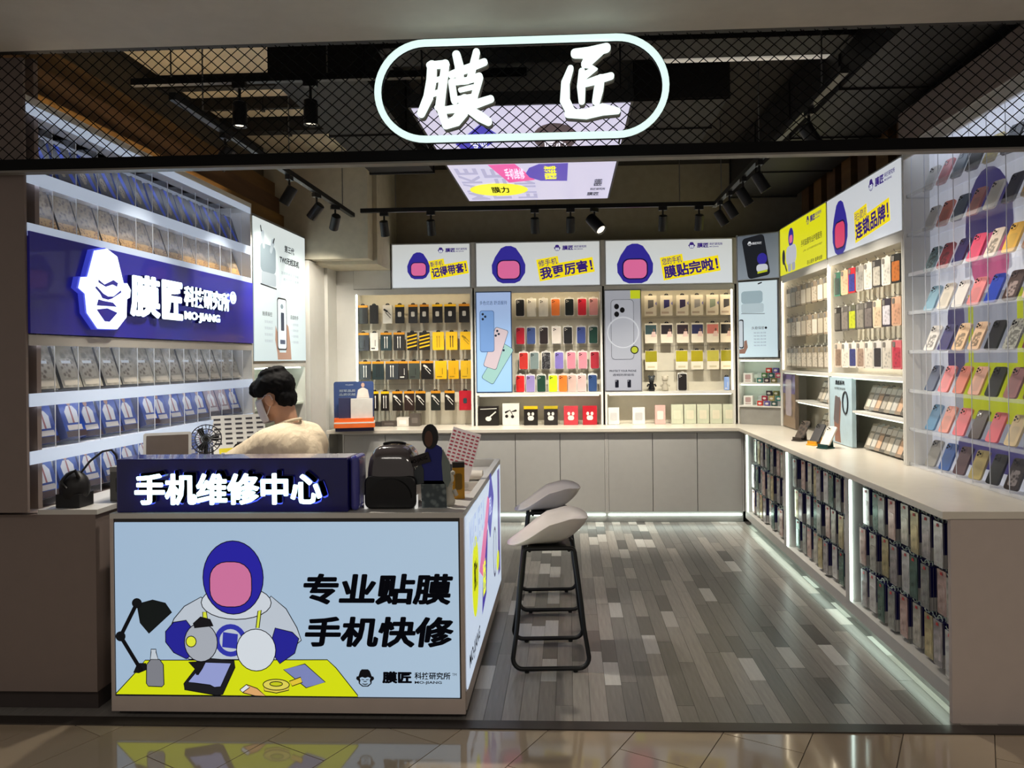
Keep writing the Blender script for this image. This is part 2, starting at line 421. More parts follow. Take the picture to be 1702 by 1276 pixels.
# oval sign
r = thing('entrance_sign', 'glowing white oval sign with two brush characters above entrance', 'sign', (-.181, 3.035, 2.640))
TUBE = G((222, 248, 242), 1.0, .6)
path = []
hw, hh = .5835, .1955
for k in range(25): a = -PI / 2 + PI * k / 24; path.append((hw - hh + hh * math.cos(a), 0, hh * math.sin(a)))
for k in range(25): a = PI / 2 + PI * k / 24; path.append((-hw + hh + hh * math.cos(a), 0, hh * math.sin(a)))
o = MB().tube(path, .0140, TUBE, 10, True).build('oval_tube', r, smooth=True)
mb = MB(); mb.tube([(p[0], .03, p[2]) for p in path], .012, D((30, 30, 32), .4, .5), 6, True); mb.build('tube_backing', r)
k_ = .00077 * .9775
def Q(a, b, wd): return (a * k_ + (-.848 + .185) * .9775, (2.95 - 2.667 - b * .000807) * .9775, wd * k_ * .5)
MO = [[(385, 222, 50), (380, 300, 52), (362, 385, 50), (322, 468, 40)], [(372, 222, 36), (460, 216, 38)], [(458, 215, 40), (438, 340, 44), (425, 430, 48), (450, 512, 40)],
      [(388, 300, 22), (440, 290, 22)], [(378, 372, 24), (430, 356, 24)], [(518, 172, 44), (532, 230, 48), (535, 300, 40)], [(626, 160, 36), (612, 215, 40), (588, 300, 32)],
      [(488, 272, 34), (570, 245, 40), (668, 212, 34)], [(490, 312, 36), (503, 405, 36)], [(495, 310, 30), (570, 305, 32), (640, 285, 36)], [(640, 290, 40), (626, 340, 36), (612, 385, 34)],
      [(535, 352, 20), (605, 338, 22)], [(505, 402, 30), (615, 388, 30)], [(405, 440, 20), (460, 452, 34), (570, 440, 46), (700, 402, 36)], [(560, 400, 50), (545, 470, 60), (510, 510, 56), (455, 530, 40)],
      [(585, 455, 40), (640, 490, 52), (685, 518, 40)]]
JI = [[(1155, 182, 46), (1230, 180, 56), (1322, 158, 46)], [(1290, 170, 48), (1230, 210, 64), (1205, 238, 36)], [(1205, 238, 34), (1258, 262, 34), (1195, 300, 40)], [(1190, 275, 34), (1186, 350, 46), (1188, 425, 34)],
      [(1195, 340, 30), (1270, 320, 40), (1345, 302, 34)], [(1290, 315, 44), (1278, 370, 52), (1265, 425, 44)], [(1130, 258, 32), (1102, 330, 46), (1098, 420, 54), (1130, 482, 48)], [(1115, 488, 40), (1210, 492, 50), (1300, 470, 60), (1378, 480, 30)]]
CH = G((240, 255, 250), 1.05, .6); CHB = D((96, 92, 84), .5)
for nm, strokes in (('character_mo', MO), ('character_jiang', JI)):
    f = MB(); b = MB()
    for st in strokes:
        f.stroke([Q(*p) for p in st], -.012, .004, CH); b.stroke([Q(p[0] + 4, p[1] + 7, p[2]) for p in st], .0045, .03, CHB)
    o = f.build(nm, r); b.build('letter_return', o)
for xx in (-.4, .4):
    for zz in (-.2, .2): MB().tube([(xx, .03, zz), (xx, .11, zz)], .004, BLACK, 6).build('bracket', r)
# ================================================================== CEILING FIXTURES
r = thing('ceiling_light_box', 'bright printed light box hanging flat from the ceiling', 'light box', (-.225, 4.83, 2.8), 0)
MB().box(-.56, .56, -1.12, 1.12, .004, .07, D((40, 40, 42), .5)).build('frame', r)
MB().box(-.545, .545, -1.105, 1.105, 0, .004, G((206, 202, 226), .95, .4)).build('diffuser', r)
def down(parent, pts, mat, name, z=-.0015):                      # print on the underside
    m = MB(); m.add([(x, y, z) for x, y in pts], [tuple(range(len(pts)))[::-1]], mat); return m.build(name, parent)
down(r, [(-.226, -.85), (-.417, -.48), (-.362, -.189), (-.138, -.605)], G((50, 42, 170), 1.0), 'blue_patch')
down(r, ell(.163, -.56, .125, .27, 24), G((62, 50, 58), 1.0), 'dark_badge')
down(r, [(-.283, -.0), (-.107, -.008), (.006, .435), (-.183, .502)], G((232, 90, 160), 1.0), 'pink_strip')
down(r, [(.049, .006), (.236, -.001), (.229, .484), (.044, .467), (-.03, .36), (-.049, .243), (-.02, .1)], G((86, 70, 176), 1.0), 'violet_patch', -.0018)
down(r, ell(-.275, .72, .215, .205, 24), G((244, 240, 30), 1.0), 'yellow_badge', -.0021)
def dtext(body, box, mat, z, turn=False):                        # lettering on the underside, read from the shop front
    o = text(r, body, box, mat, 0, .02); me = o.data; cx, cy = (box[0] + box[2]) / 2, (box[1] + box[3]) / 2
    if turn:                                                     # quarter turn inside the same box
        sx, sy = (box[2] - box[0]) / (box[3] - box[1]), (box[3] - box[1]) / (box[2] - box[0])
        for v in me.vertices: v.co = Vector((cx + (v.co.z - cy) * sx, cy - (v.co.x - cx) * sy, 0))
    else:
        for v in me.vertices: v.co = Vector((v.co.x, 2 * cy - v.co.z, 0))
    o.location = (0, 0, z); return o
IV = G((176, 172, 196), .9)
dtext('MAKE', (-.515, .08, -.37, 1.06), IV, -.001, True); dtext('LIFE', (-.34, .1, -.2, 1.03), IV, -.001, True); dtext('FUN', (-.15, .3, .0, 1.03), IV, -.001, True)
dtext('膜力', (-.33, .62, -.2, .82), G((20, 18, 30), .5), -.003); dtext('科技研究所', (.40, .72, .51, .80), G((30, 28, 40), .5), -.002); dtext('贴膜维修', (.42, .45, .48, .66), G((30, 28, 40), .5), -.002, True); dtext('膜匠', (.38, .86, .47, .98), G((30, 28, 40), .5), -.002)
dtext('贴膜专家', (.075, .06, .16, .42), G((244, 240, 30), 1), -.003, True); dtext('手机维修', (-.19, .1, -.06, .4), G((246, 210, 230), 1), -.003)
dtext('匠心', (.1, -.5, .23, -.36), G((230, 225, 235), 1), -.003); dtext('专业', (-.33, -.56, -.23, -.36), G((220, 220, 240), 1), -.003)
for sx in (-.5, .5):
    for sy in (-1.05, 1.05): MB().tube([(sx, sy, .07), (sx, sy, .7)], .005, BLACK, 6).build('hanger', r)

# lamp tracks
def track(x0, y0, x1, y1, z, label):
    r = thing('lamp_track', label, 'track', ((x0 + x1) / 2, (y0 + y1) / 2, z)); dx, dy = (x1 - x0) / 2, (y1 - y0) / 2
    m = MB()
    if abs(dx) > abs(dy): m.box(-dx, dx, -.018, .018, 0, .035, BLACK)
    else: m.box(-.018, .018, -abs(dy), abs(dy), 0, .035, BLACK)
    m.build('rail', r)
    for t in (-.8, 0, .8): MB().tube([(dx * t, dy * t, .035), (dx * t, dy * t, 3.49 - z)], .004, STEEL, 6).build('hanger', r)
track(-1.87, 3.5, -1.87, 6.5, 2.8, 'black lamp track running back along the left side')
track(1.24, 3.4, 1.24, 6.4, 2.8, 'black lamp track running back along the right side')
track(-1.75, 6.32, 1.24, 6.32, 2.8, 'black lamp track across the rear before the headers')
track(-2.3, 3.9, -.2, 3.9, 3.02, 'black lamp track crossing high behind the mesh on left')
LENS = G((255, 244, 220), 3.0, 1.0)
def track_light(x, y, z, tilt, turn, power, label, lit=False, size=78, drop=.07, big=1.0):
    r = thing('track_light', label, 'spotlight', (x, y, z), 0, 'track spotlights')
    MB().box(-.035, .035, -.016, .016, -.03, 0, BLACK).build('adapter', r, (0, 0, 0), (0, 0, turn))
    MB().tube([(0, 0, -.03), (0, 0, -.03 - drop)], .008, BLACK, 8).build('arm', r)
    rot = Euler((tilt, 0, turn))
    m = MB(); m.lathe([(.03, .05), (.036, .045), (.037, -.08), (.031, -.08), (.028, -.07)], BLACK, 16)
    h = m.build('lamp_head', r, (0, 0, -.05 - drop), rot, smooth=True); h.scale = (big, big, big)
    m = MB(); m.lathe([(.028, -.0705), (.001, -.0705)], LENS if lit else G((255, 244, 220), 1.2, 1.0), 16, cap=False); m.build('lens', h)
    d = bpy.data.lights.new('spot', 'SPOT'); d.energy = power; d.spot_size = math.radians(size); d.spot_blend = .7; d.shadow_soft_size = .03; d.color = (1.0, .93, .80)
    o = bpy.data.objects.new('spot', d); COL.objects.link(o); o.parent = h; o.location = (0, 0, -.085)
PW = 85
# tilt > 0 swings the beam towards +Y of the lamp, turn spins it about the vertical
for k, (x, tl_, tn, pw) in enumerate(((-1.55, .45, 0, 1), (-1.15, .45, 0, 1), (-.27, .42, 0, 1), (.03, .42, 0, 1.0), (.80, .42, 0, 1), (1.1, .42, 0, 1))):
    track_light(x, 6.32, 2.8, tl_, tn, PW * pw, 'black spotlight on the rear track, %s from the left, pointing down' % ORD[k])
track_light(.23, 6.32, 2.8, .8, -2.35, PW * .3, 'tilted lit spotlight on rear track aimed to the right', True, 60, .07, 1.35)
for k, (y, pw) in enumerate(((4.05, .3), (5.0, .45), (5.55, 1), (6.0, 1.3))):
    track_light(-1.87, y, 2.8, .55 if k < 2 else .8, PI / 2 if k < 2 else (1.2, .55)[k - 2], PW * pw * .8, 'black spotlight on the left track, %s from the front' % ORD[k])
for k, (y, pw) in enumerate(((3.9, .9), (4.9, .9), (5.35, .9), (5.8, .9), (6.15, .9))):
    track_light(1.24, y, 2.8, .55, -PI / 2, PW * pw * .8, 'black spotlight on the right track, %s from the front' % ORD[k])
track_light(-1.72, 3.9, 3.02, .0, 0, PW * .8, 'front spotlight behind mesh on left with glowing lens', True, 90, .1)
track_light(-1.34, 3.9, 3.02, .0, 0, PW * 1.4, 'front spotlight behind mesh nearer the oval sign', False, 90, .1)
# ================================================================== EMBLEM AND WORDMARK
HEAD = [(.32, 1.0), (.68, 1.0), (.79, .9), (.9, .6), (1.0, .58), (1.04, .45), (.96, .36), (.9, .34), (.88, .17), (.68, 0), (.34, 0), (.14, .17), (.12, .34), (.06, .36), (-.02, .45), (.02, .58), (.12, .6), (.22, .9)]
FACE = [(.2, .5), (.34, .56), (.51, .5), (.68, .56), (.82, .5), (.78, .36), (.82, .2), (.64, .06), (.38, .06), (.2, .2), (.24, .36)]
def emblem(parent, x, z, s, ink, ground, y):
    o = MB().poly([(x + a * s, z + b * s) for a, b in HEAD], 0, ink).build('emblem', parent, (0, y, 0))
    m = MB(); m.poly([(x + a * s, z + b * s) for a, b in FACE], -.0006, ground)
    for q in ([(.3, .44), (.46, .42), (.46, .38), (.3, .4)], [(.56, .42), (.72, .44), (.72, .4), (.56, .38)], [(.44, .33), (.58, .33), (.62, .28), (.4, .28)], [(.34, .2), (.51, .16), (.68, .2), (.66, .15), (.51, .1), (.36, .15)]):
        m.poly([(x + a * s, z + b * s) for a, b in q], -.0012, ink)
    m.build('emblem_face', o)
def wordmark(parent, x, z, h, ink, ground, y=-.0085):
    emblem(parent, x, z, h, ink, ground, y)
    text(parent, '膜匠', (x + 1.35 * h, z + .12 * h, x + 3.15 * h, z + .88 * h), ink, y, .035)
    text(parent, '科技研究所', (x + 3.3 * h, z + .46 * h, x + 5.3 * h, z + .88 * h), ink, y, .015)
    text(parent, 'MO·JIANG', (x + 3.3 * h, z + .12 * h, x + 4.7 * h, z + .34 * h), ink, y, .02)
# plain stand-in for the painted figure heads: a blue dome hood round a blank pink oval
def hood(parent, cx, cz, w, h, y, blue, pink, line):
    dome = [(cx + a * w, cz + b_ * h) for a, b_ in ((-.2, .46), (-.07, .52), (.07, .52), (.2, .46), (.36, .22), (.45, .0), (.44, -.22), (.3, -.44), (.16, -.5), (-.16, -.5), (-.3, -.44), (-.44, -.22), (-.45, .0), (-.36, .22))]
    o = MB().poly(dome, 0, blue).build('blue_shape', parent, (0, y, 0))
    m = MB(); m.poly(rrect(cx - w * .32, cz - h * .40, cx + w * .32, cz + h * .14, w * .17, 4), -.0006, line); m.poly(rrect(cx - w * .29, cz - h * .37, cx + w * .29, cz + h * .11, w * .15, 4), -.0012, pink)
    m.build('pink_shape', o)

# ================================================================== LEFT DISPLAY WALL
LW = 2.335
r = thing('display_unit', 'white backlit display wall of boxed films on the left', 'display unit', FL.p(0, 0, 0), FL.rz)
BK = D((222, 226, 234), .45, noise=.02)
MB().box(0, LW, .27, .30, .9, 2.70, BK).build('back_panel', r)
MB().box(-.015, 0, -.0, .38, .9, 2.89, TAU).build('side_panel', r); MB().box(LW, LW + .02, 0, .30, .9, 2.70, WHITE).build('side_panel', r)
MB().box(.0, LW + .02, 0, .30, 2.70, 2.735, WHITE).build('top_panel', r)
EDGE = G((196, 210, 232), .5, .8)
ROWS = [2.405, 2.168, 1.415, 1.160, .905]                        # shelf tops
for z in ROWS[:4]: MB().box(.0, LW, .0, .27, z - .03, z - .004, BK).build('shelf', r)
for z in (2.405, 2.168, 1.415, 1.160): MB().box(.0, LW, -.004, .0, z - (.058 if z > 2.3 else .054), z + .004, EDGE).build('shelf_edge', r)
MB().box(0, LW, .0, .27, 1.655, 1.68, PANEL).build('shelf', r); MB().box(0, LW, -.004, 0, 1.632, 1.68, PANEL).build('shelf_edge', r); MB().box(.0, LW, -.002, .003, 2.655, 2.70, EDGE).build('shelf_edge', r)
MB().box(.05, LW, .12, .15, 2.737, 2.75, G((255, 232, 196), 11.0, 1.0)).build('added_uplight', r)  # added glowing strip, hidden on the unit's top, brightens the cream ceiling panels
# light tubes tucked under the shelves
for z in (2.69, 2.371, 1.650, 1.380, 1.126):
    MB().box(.05, LW - .05, .006, .016, z - .012, z - .002, G((225, 236, 255), 6.0, 1.0)).build('light_tube', r)
NC = 14; PIT = LW / NC
m_div = MB(); m_div.box(-.0012, .0012, 0.0, .25, 0, .225, CLEAR((245, 248, 255), .93, .05)); m_div.box(-.0016, .0016, -.003, 0, 0, .225, D((225, 228, 232), .3)); me_div = m_div.mesh('divider')
for z in ROWS:
    for k in range(1, NC):
        o = bpy.data.objects.new('divider', me_div); COL.objects.link(o); o.parent = r; o.location = (k * PIT, 0, z)

def film_box(front, side, kind, w=.118, h=.215, d=.03):
    def b():
        c = MB(); c.box(-w / 2, w / 2, -d, 0, 0, h, side); c.box(-w / 2, w / 2, -d - .001, -d, 0, h, front)
        t = MB(); t.tube([(-.016, -d / 2, h - .004), (-.014, -d / 2, h + .012), (0, -d / 2, h + .019), (.014, -d / 2, h + .012), (.016, -d / 2, h - .004)], .0035, BLACK, 6)
        p = MB(); y = -d - .002
        if kind == 'robe':
            wh = D((226, 222, 214), .5); bl = D((60, 110, 190), .4)
            p.poly([(-.034, .07), (.034, .07), (.04, .13), (.018, .158), (-.018, .158), (-.04, .13)], y, wh)
            p.poly(ell(0, .176, .014, .018, 10), y, D((196, 150, 120), .6)); p.poly(ell(0, .187, .0155, .012, 10, 0, PI), y - .0004, D((40, 34, 32), .6))
            p.poly([(-.006, .07), (.006, .07), (.004, .156), (-.004, .156)], y - .0004, D((168, 100, 90), .6))
            p.poly([(-.046, .034), (.046, .034), (.046, .06), (-.046, .06)], y, D((208, 200, 190), .5))
            p.poly([(-w / 2, 0), (w / 2, 0), (w / 2, .03), (-w / 2, .03)], y, D((52, 36, 40), .5))
            p.poly([(-.052, .18), (-.03, .18), (-.03, .208), (-.052, .208)], y, D((150, 200, 90), .5))
        elif kind == 'gold':
            p.poly([(-w / 2, 0), (w / 2, 0), (w / 2, .055), (-w / 2, .055)], y, SPARKLE((190, 150, 90), (110, 70, 40), 90))
            p.poly(rrect(-.04, .07, .04, .2, .01), y, SPARKLE((140, 124, 98), (84, 66, 48), 50))
        elif kind == 'clear':
            p.poly(rrect(-.045, .05, .045, .15, .02), y, SPARKLE((176, 168, 152), (104, 92, 78), 45))
            p.poly([(-.05, .012), (.05, .012), (.05, .04), (-.05, .04)], y, D((196, 186, 168), .4))
            p.poly([(-.03, .125), (.03, .125), (.03, .14), (-.03, .14)], y - .0004, D((216, 222, 226), .4))
        elif kind == 'bolt':
            p.poly([(-.03, h), (.0, h), (.05, .03), (.03, .01), (.012, .06)], y, D((10, 66, 205), .35))
            p.poly([(-w / 2, 0), (w / 2, 0), (w / 2, .03), (-w / 2, .03)], y, D((36, 30, 30), .5))
            p.poly(ell(-.028, .085, .022, .04, 12), y, SPARKLE((150, 130, 96), (80, 66, 52), 70))
        return [('carton', c), ('hang_tab', t, True), ('front_print', p)]
    return b
GOLD = SPARKLE((132, 114, 88), (78, 64, 48), 30); OLV = SPARKLE((158, 152, 136), (112, 106, 94), 22)
BLU = D((16, 62, 150), .3, noise=.2); BLS = D((12, 44, 124), .3); BRN = D((58, 50, 44), .4); BROWN2 = SPARKLE((56, 52, 48), (28, 28, 32), 30)
SETS = [('bolt', BROWN2, D((30, 80, 190), .35), 'dark boxed film with blue lightning stripe', 'top row'),
        ('gold', GOLD, BRN, 'brown and gold film box', 'row above logo sign'),
        ('clear', OLV, D((44, 42, 40), .35), 'silvery clear-fronted film pack', 'row below logo sign'),
        ('robe', BLU, BLS, 'blue film box showing a white-robed figure', 'blue row'),
        ('robe', D((22, 70, 150), .3, noise=.3), BLS, 'plain blue film box', 'lowest row')]
for ri, (kind, fm, sm, what, where) in enumerate(SETS):
    for k in range(NC):
        if ri == 3 and k in (2, 6): dd = .075
        else: dd = .03
        if ri == 3 and k in (11, 12): key, fmat, wh2 = 'pinkfig', D((150, 120, 116), .4, noise=.2), 'blue-topped box with a pink figure'
        else: key, fmat, wh2 = 'n', fm, what
        x = (k + .5) * PIT + rng.uniform(-.006, .006)
        inst(('film', ri, key, dd), film_box(fmat, sm, kind, .130, .216, dd), 'film_box', '%s, %s from the front in %s' % (wh2, ORD[k], where), 'box',
             FL.p(x, .10 + dd * .3, ROWS[ri] + .007), FL.rz + rng.uniform(-.05, .05) - .1, 'boxed films on the left wall', -.33)

# blue logo sign between the rows
r = thing('logo_sign', 'royal blue sign with white lit emblem and company lettering', 'sign', FL.p(0, 0, 0), FL.rz)
BS = D((46, 44, 172), .28, noise=.1, scale=2, coat=.3)
MB().box(.0, LW, -.012, .0, 1.685, 2.135, BS).build('sign_panel', r)
LETW = G((232, 248, 255), 1.25, 1.0); LETB = D((22, 20, 84), .35)
EMB = [(.408, 2.105), (.504, 2.128), (.589, 2.099), (.642, 1.967), (.675, 1.97), (.706, 1.937), (.698, 1.897), (.671, 1.886), (.664, 1.79), (.581, 1.724), (.428, 1.721), (.346, 1.795), (.333, 1.887), (.285, 1.91), (.302, 1.963), (.353, 1.97)][::-1]
o = MB().prism(EMB, -.045, -.038, LETW).build('emblem_face', r)
MB().prism([(.5 + (a - .5) * 1.03 - .008, 1.92 + (b - 1.92) * 1.02) for a, b in EMB], -.038, -.012, G((70, 80, 220), .5, 1.0)).build('emblem_return', o)
m = MB()
for q in ([(.428, 1.965), (.477, 1.945), (.552, 1.975), (.591, 1.962), (.581, 1.943), (.543, 1.951), (.486, 1.934), (.427, 1.951)],
          [(.4, 1.923), (.44, 1.896), (.457, 1.875), (.503, 1.87), (.536, 1.878), (.619, 1.917), (.615, 1.929), (.551, 1.891), (.504, 1.887), (.467, 1.898), (.414, 1.93)],
          [(.426, 1.867), (.466, 1.862), (.545, 1.859), (.579, 1.838), (.55, 1.839), (.412, 1.835)], [(.411, 1.815), (.498, 1.827), (.583, 1.809), (.515, 1.759), (.474, 1.76)]):
    m.poly(q, -.0465, BS)
m.build('emblem_features', o)
for body, bx, bo in (('膜', (.716, 1.80, 1.006, 2.032), .03), ('匠', (1.03, 1.80, 1.257, 2.03), .04), ('科技研究所', (1.28, 1.893, 1.885, 2.02), .018), ('MO·JIANG', (1.282, 1.797, 1.742, 1.862), .02)):
    text(r, body, bx, LETW, -.034, bo, .006); o = text(r, body, (bx[0] - .004, bx[1], bx[2] - .002, bx[3]), LETB, -.013, bo, .02, name='letter_return')
m = MB(); m.tube([(1.95 + .038 * math.cos(2 * PI * k / 20), -.036, 1.995 + .038 * math.sin(2 * PI * k / 20)) for k in range(20)], .006, LETW, 6, True); o = m.build('registered_ring', r)
text(r, 'R', (1.935, 1.972, 1.967, 2.018), LETW, -.034, .03, .006)

# white earphone poster light box beyond the display wall
r = thing('poster_light_box', 'tall white lit poster for wireless earphones on left wall', 'poster', FL.p(2.36, 0, 0), FL.rz)
W_, z0, z1 = 1.13, 1.552, 2.65
MB().box(0, W_, 0, .12, z0 - .02, z1 + .02, STEEL).build('frame', r)
PB = G((206, 222, 224), .84, .4, (222, 230, 228), 2, z0, z1); MB().box(.012, W_ - .012, -.006, 0, z0, z1, PB).build('diffuser', r)
INKL = G((26, 28, 34), .6); GRY = G((150, 166, 174), .8); GR2 = G((184, 196, 202), .85)
text(r, '第三代', (.63, 2.46, .85, 2.52), INKL, -.008, .02); text(r, 'TWS无线耳机', (.52, 2.36, .965, 2.42), INKL, -.008, .03)
text(r, '主动降噪蓝牙连接', (.55, 2.27, .95, 2.295), GRY, -.008, .0); text(r, '超长续航立体声', (.6, 2.22, .95, 2.245), GRY, -.008, .0)
m = MB(); m.poly(rrect(.13, 2.25, .44, 2.47, .05), -.0075, GRY); m.poly(rrect(.15, 2.15, .44, 2.25, .02), -.0076, GR2); m.poly([(.13, 2.143), (.45, 2.128), (.45, 2.138), (.13, 2.153)], -.008, INKL); m.build('earphone_case_print', r)
m = MB(); m.stroke([(.2, 2.45, .022), (.18, 2.54, .03)], -.0085, -.008, GR2); m.stroke([(.155, 2.56, .008), (.14, 2.595, .008)], -.009, -.0085, INKL); m.build('earbud_print', r); m = MB(); m.stroke([(.34, 2.43, .022), (.38, 2.5, .03)], -.0085, -.008, GR2); m.stroke([(.385, 2.5, .008), (.41, 2.535, .008)], -.009, -.0085, INKL); m.build('earbud_print', r)
SK = G((190, 150, 128), .8); SK2 = G((128, 96, 84), .7)
m = MB(); m.poly([(.46, z0 + .01), (.76, z0 + .01), (.74, 1.70), (.70, 1.84), (.66, 1.86), (.64, 1.62), (.5, 1.62), (.46, 1.78), (.42, 1.84), (.41, 1.72), (.45, 1.62)], -.0075, SK); m.build('hand_print', r)
m = MB(); m.poly(rrect(.455, 1.64, .66, 2.07, .03), -.008, INKL); m.poly(rrect(.467, 1.652, .648, 2.058, .025), -.0085, G((226, 234, 236), 1)); m.poly(rrect(.53, 1.80, .6, 1.95, .01), -.009, G((70, 78, 96), .7)); m.poly(rrect(.51, 1.69, .62, 1.725, .004), -.009, G((96, 106, 130), .7)); m.poly(ell(.555, 2.0, .03, .02), -.009, GRY); m.build('phone_print', r)
text(r, '触摸操控', (.16, 1.905, .35, 1.94), INKL, -.008, .0); text(r, '语音助手', (.74, 1.905, .935, 1.94), INKL, -.008, .0)
for zz in (1.85, 1.8, 1.75, 1.7):
    text(r, '智能触控', (.2, zz, .36, zz + .022), GR2, -.008, 0); text(r, '一键唤醒', (.76, zz, .93, zz + .022), GR2, -.008, 0)
# niche under the poster
r = thing('niche_cabinet', 'open white niche with shelf below the earphone poster', 'cabinet', FL.p(2.36, 0, 0), FL.rz)
GB = D((214, 224, 210), .5, noise=.02)
MB().box(0, W_, .26, .28, .0, 1.53, GB).build('back_panel', r)
for xx in (0, W_ - .02): MB().box(xx, xx + .02, 0, .26, 0, 1.53, WHITE).build('side_panel', r)
MB().box(.02, W_ - .02, 0, .26, 1.5, 1.53, WHITE).build('top_panel', r); MB().box(.02, W_ - .02, 0.02, .26, 1.17, 1.185, GB).build('shelf', r)
MB().box(.02, W_ - .02, .02, .26, .0, .885, CABI).build('cupboard', r)
MB().box(.05, W_ - .05, .03, .05, 1.488, 1.498, LED).build('light_tube', r)
def gift(c1, c2, w=.08, h=.13, d=.05):
    def b():
        c = MB(); c.box(-w / 2, w / 2, -d, 0, 0, h, c1); p = MB(); p.poly(rrect(-w * .3, h * .3, w * .3, h * .85, .01), -d - .001, c2); p.poly([(-w * .3, h * .1), (w * .3, h * .1), (w * .3, h * .2), (-w * .3, h * .2)], -d - .001, c2)
        return [('carton', c), ('front_print', p)]
    return b
for k, (x, z, c1, c2, what) in enumerate(((.16, 1.187, (200, 190, 90), (60, 60, 50), 'yellow and dark gift box on niche shelf under poster'), (.62, 1.187, (206, 206, 196), (180, 150, 150), 'white pack in the middle of niche shelf under poster'),
                                          (.86, 1.187, (224, 220, 206), (196, 184, 160), 'cream pack at the far end of niche shelf'), (.3, .9, (220, 220, 212), (170, 190, 200), 'white box on the counter in the niche'), (.8, .9, (226, 224, 214), (180, 170, 160), 'pale box at rear of niche counter'))):
    inst(('gift', k), gift(D(c1, .4), D(c2, .5), .13, .2), 'gift_box', what, 'box', FL.p(x, .2, z), FL.rz)

# base cabinet and worktop under the left wall
r = thing('base_cabinet', 'taupe base cabinet under the left display wall', 'cabinet', (-2.37, 3.25, 0))
MB().box(-.372, .262, 0, 2.28, .09, .878, TAU).build('carcass', r)
MB().box(-.372, .24, .04, 2.28, 0, .09, D((60, 52, 50), .6)).build('plinth', r)
mb = MB(); mb.box(-2.372, -2.10, 3.25, 5.53, .878, .90, WHITE2); tag(mb.build('left_worktop'), 'narrow pale worktop under the left display wall', 'worktop')
# ================================================================== BACK WALL
HZ0, HZ1 = 2.252, 2.70
BAYS = [(-2.13, -.945), (-.925, .335), (.355, 1.62)]
BAYN = ['left', 'middle', 'right']
BKP = D((206, 200, 182), .5, noise=.03)
for bi, (x0, x1) in enumerate(BAYS):
    r = thing('back_display_unit', 'white shelf unit at the rear, %s of three, with hanging stock' % BAYN[bi], 'display unit', (0, 7.4, 0), 0, 'shelf units on the rear wall')
    MB().box(x0, x1, .2, .22, .887, 2.24, BKP).build('back_panel', r)
    MB().box(x0, x0 + .02, 0, .2, .887, 2.25, WHITE).build('side_panel', r); MB().box(x1 - .02, x1, 0, .2, .887, 2.25, WHITE).build('side_panel', r)
    MB().box(x0 + .02, x1 - .02, .0, .2, 2.22, 2.25, WHITE).build('top_panel', r); MB().box(x0 + .02, x1 - .02, .0, .008, 2.195, 2.22, WHITE).build('light_lip', r)
    if bi: MB().box(x0 + .02, x1 - .02, .0, .2, 1.185, 1.21, WHITE).build('shelf', r)
    MB().box(x0 + .04, x1 - .04, .012, .03, 2.208, 2.218, G((255, 236, 200), 11.0, 1.0)).build('light_tube', r)
    if bi: MB().box(x0 + .04, x1 - .04, .012, .03, 1.175, 1.184, G((250, 246, 228), 3.0, 1.0)).build('light_tube', r)
    if bi == 0: MB().box(x0 + .021, x0 + .034, -.002, .012, .9, 2.2, LED).build('light_tube', r)
    if bi == 2: MB().box(x1 - .034, x1 - .021, .0, .012, 1.22, 2.2, LEDW).build('light_tube', r)
    m = MB()
    for zz in ((2.02, 1.78, 1.55, 1.3) if bi == 0 else (1.94, 1.66, 1.41)): m.box(x0 + (.03 if bi == 0 else .40), x1 - .03, .196, .2, zz - .006, zz + .006, D((190, 184, 168), .5))
    m.build('slat_groove', r)

for bi_, (a_, b_) in enumerate(((-.953, -.912), (.327, .363), (1.614, 1.642))):
    MB().box(a_, b_, .0, .08, 2.252, 2.70, WHITE2).build('header_post', bpy.data.objects[('back_display_unit.001', 'back_display_unit.002', 'back_display_unit.002')[bi_]])
def header(frame, x0, x1, z0, z1, label, bg, bg2=None, s=1.0):
    r = thing('header_sign', label, 'sign', frame.p(0, 0, 0), frame.rz, None)
    MB().box(x0, x1, 0, .1, z0, z1, D((190, 190, 188), .35, .3)).build('frame', r)
    MB().box(x0 + .012, x1 - .012, -.006, 0, z0 + .012, z1 - .012, G(bg, .80 * s, .4, bg2, 2, z0, z1)).build('diffuser', r)
    return r
VIO = G((58, 36, 120), .8); YEL = G((245, 222, 20), .9); BLP = G((52, 44, 150), .8); PNK = G((226, 110, 160), .8); VLN = G((30, 22, 80), .6); HB = G((222, 228, 236), .8, .5)
def slogan(r, small, big, bx, rot=.16):
    x0, z0, x1, z1 = bx; h = z1 - z0; c = ((x0 + x1) / 2, (z0 + z1) / 2); zm = z0 + h * .62
    def place(b):                                               # a box turned about the slogan's centre
        q = rotp([((b[0] + b[2]) / 2, (b[1] + b[3]) / 2)], rot, c)[0]; w_, h_ = (b[2] - b[0]) / 2, (b[3] - b[1]) / 2
        return (q[0] - w_, q[1] - h_, q[0] + w_, q[1] + h_)
    bb = (x0, z0, x1, zm); sb = (x0, zm + h * .04, x0 + (x1 - x0) * .36, z1)
    p = MB(); p.poly(rotp([(x0 - .014, z0 - .014), (x1 + .014, z0 - .014), (x1 + .014, zm + .014), (sb[2] + .014, zm + .014), (sb[2] + .014, z1 + .012), (x0 - .014, z1 + .012)], rot, c), 0, YEL)
    p.build('slogan_backing', r, (0, -.0075, 0))
    text(r, small, place(sb), VIO, -.009, .01, rot=rot); text(r, big, place(bb), VIO, -.009, .03, rot=rot)
r = header(FB, -1.748, -.955, HZ0, HZ1, 'smallest rear header sign, at left, slogan in yellow outline', (216, 222, 226), (206, 208, 204))
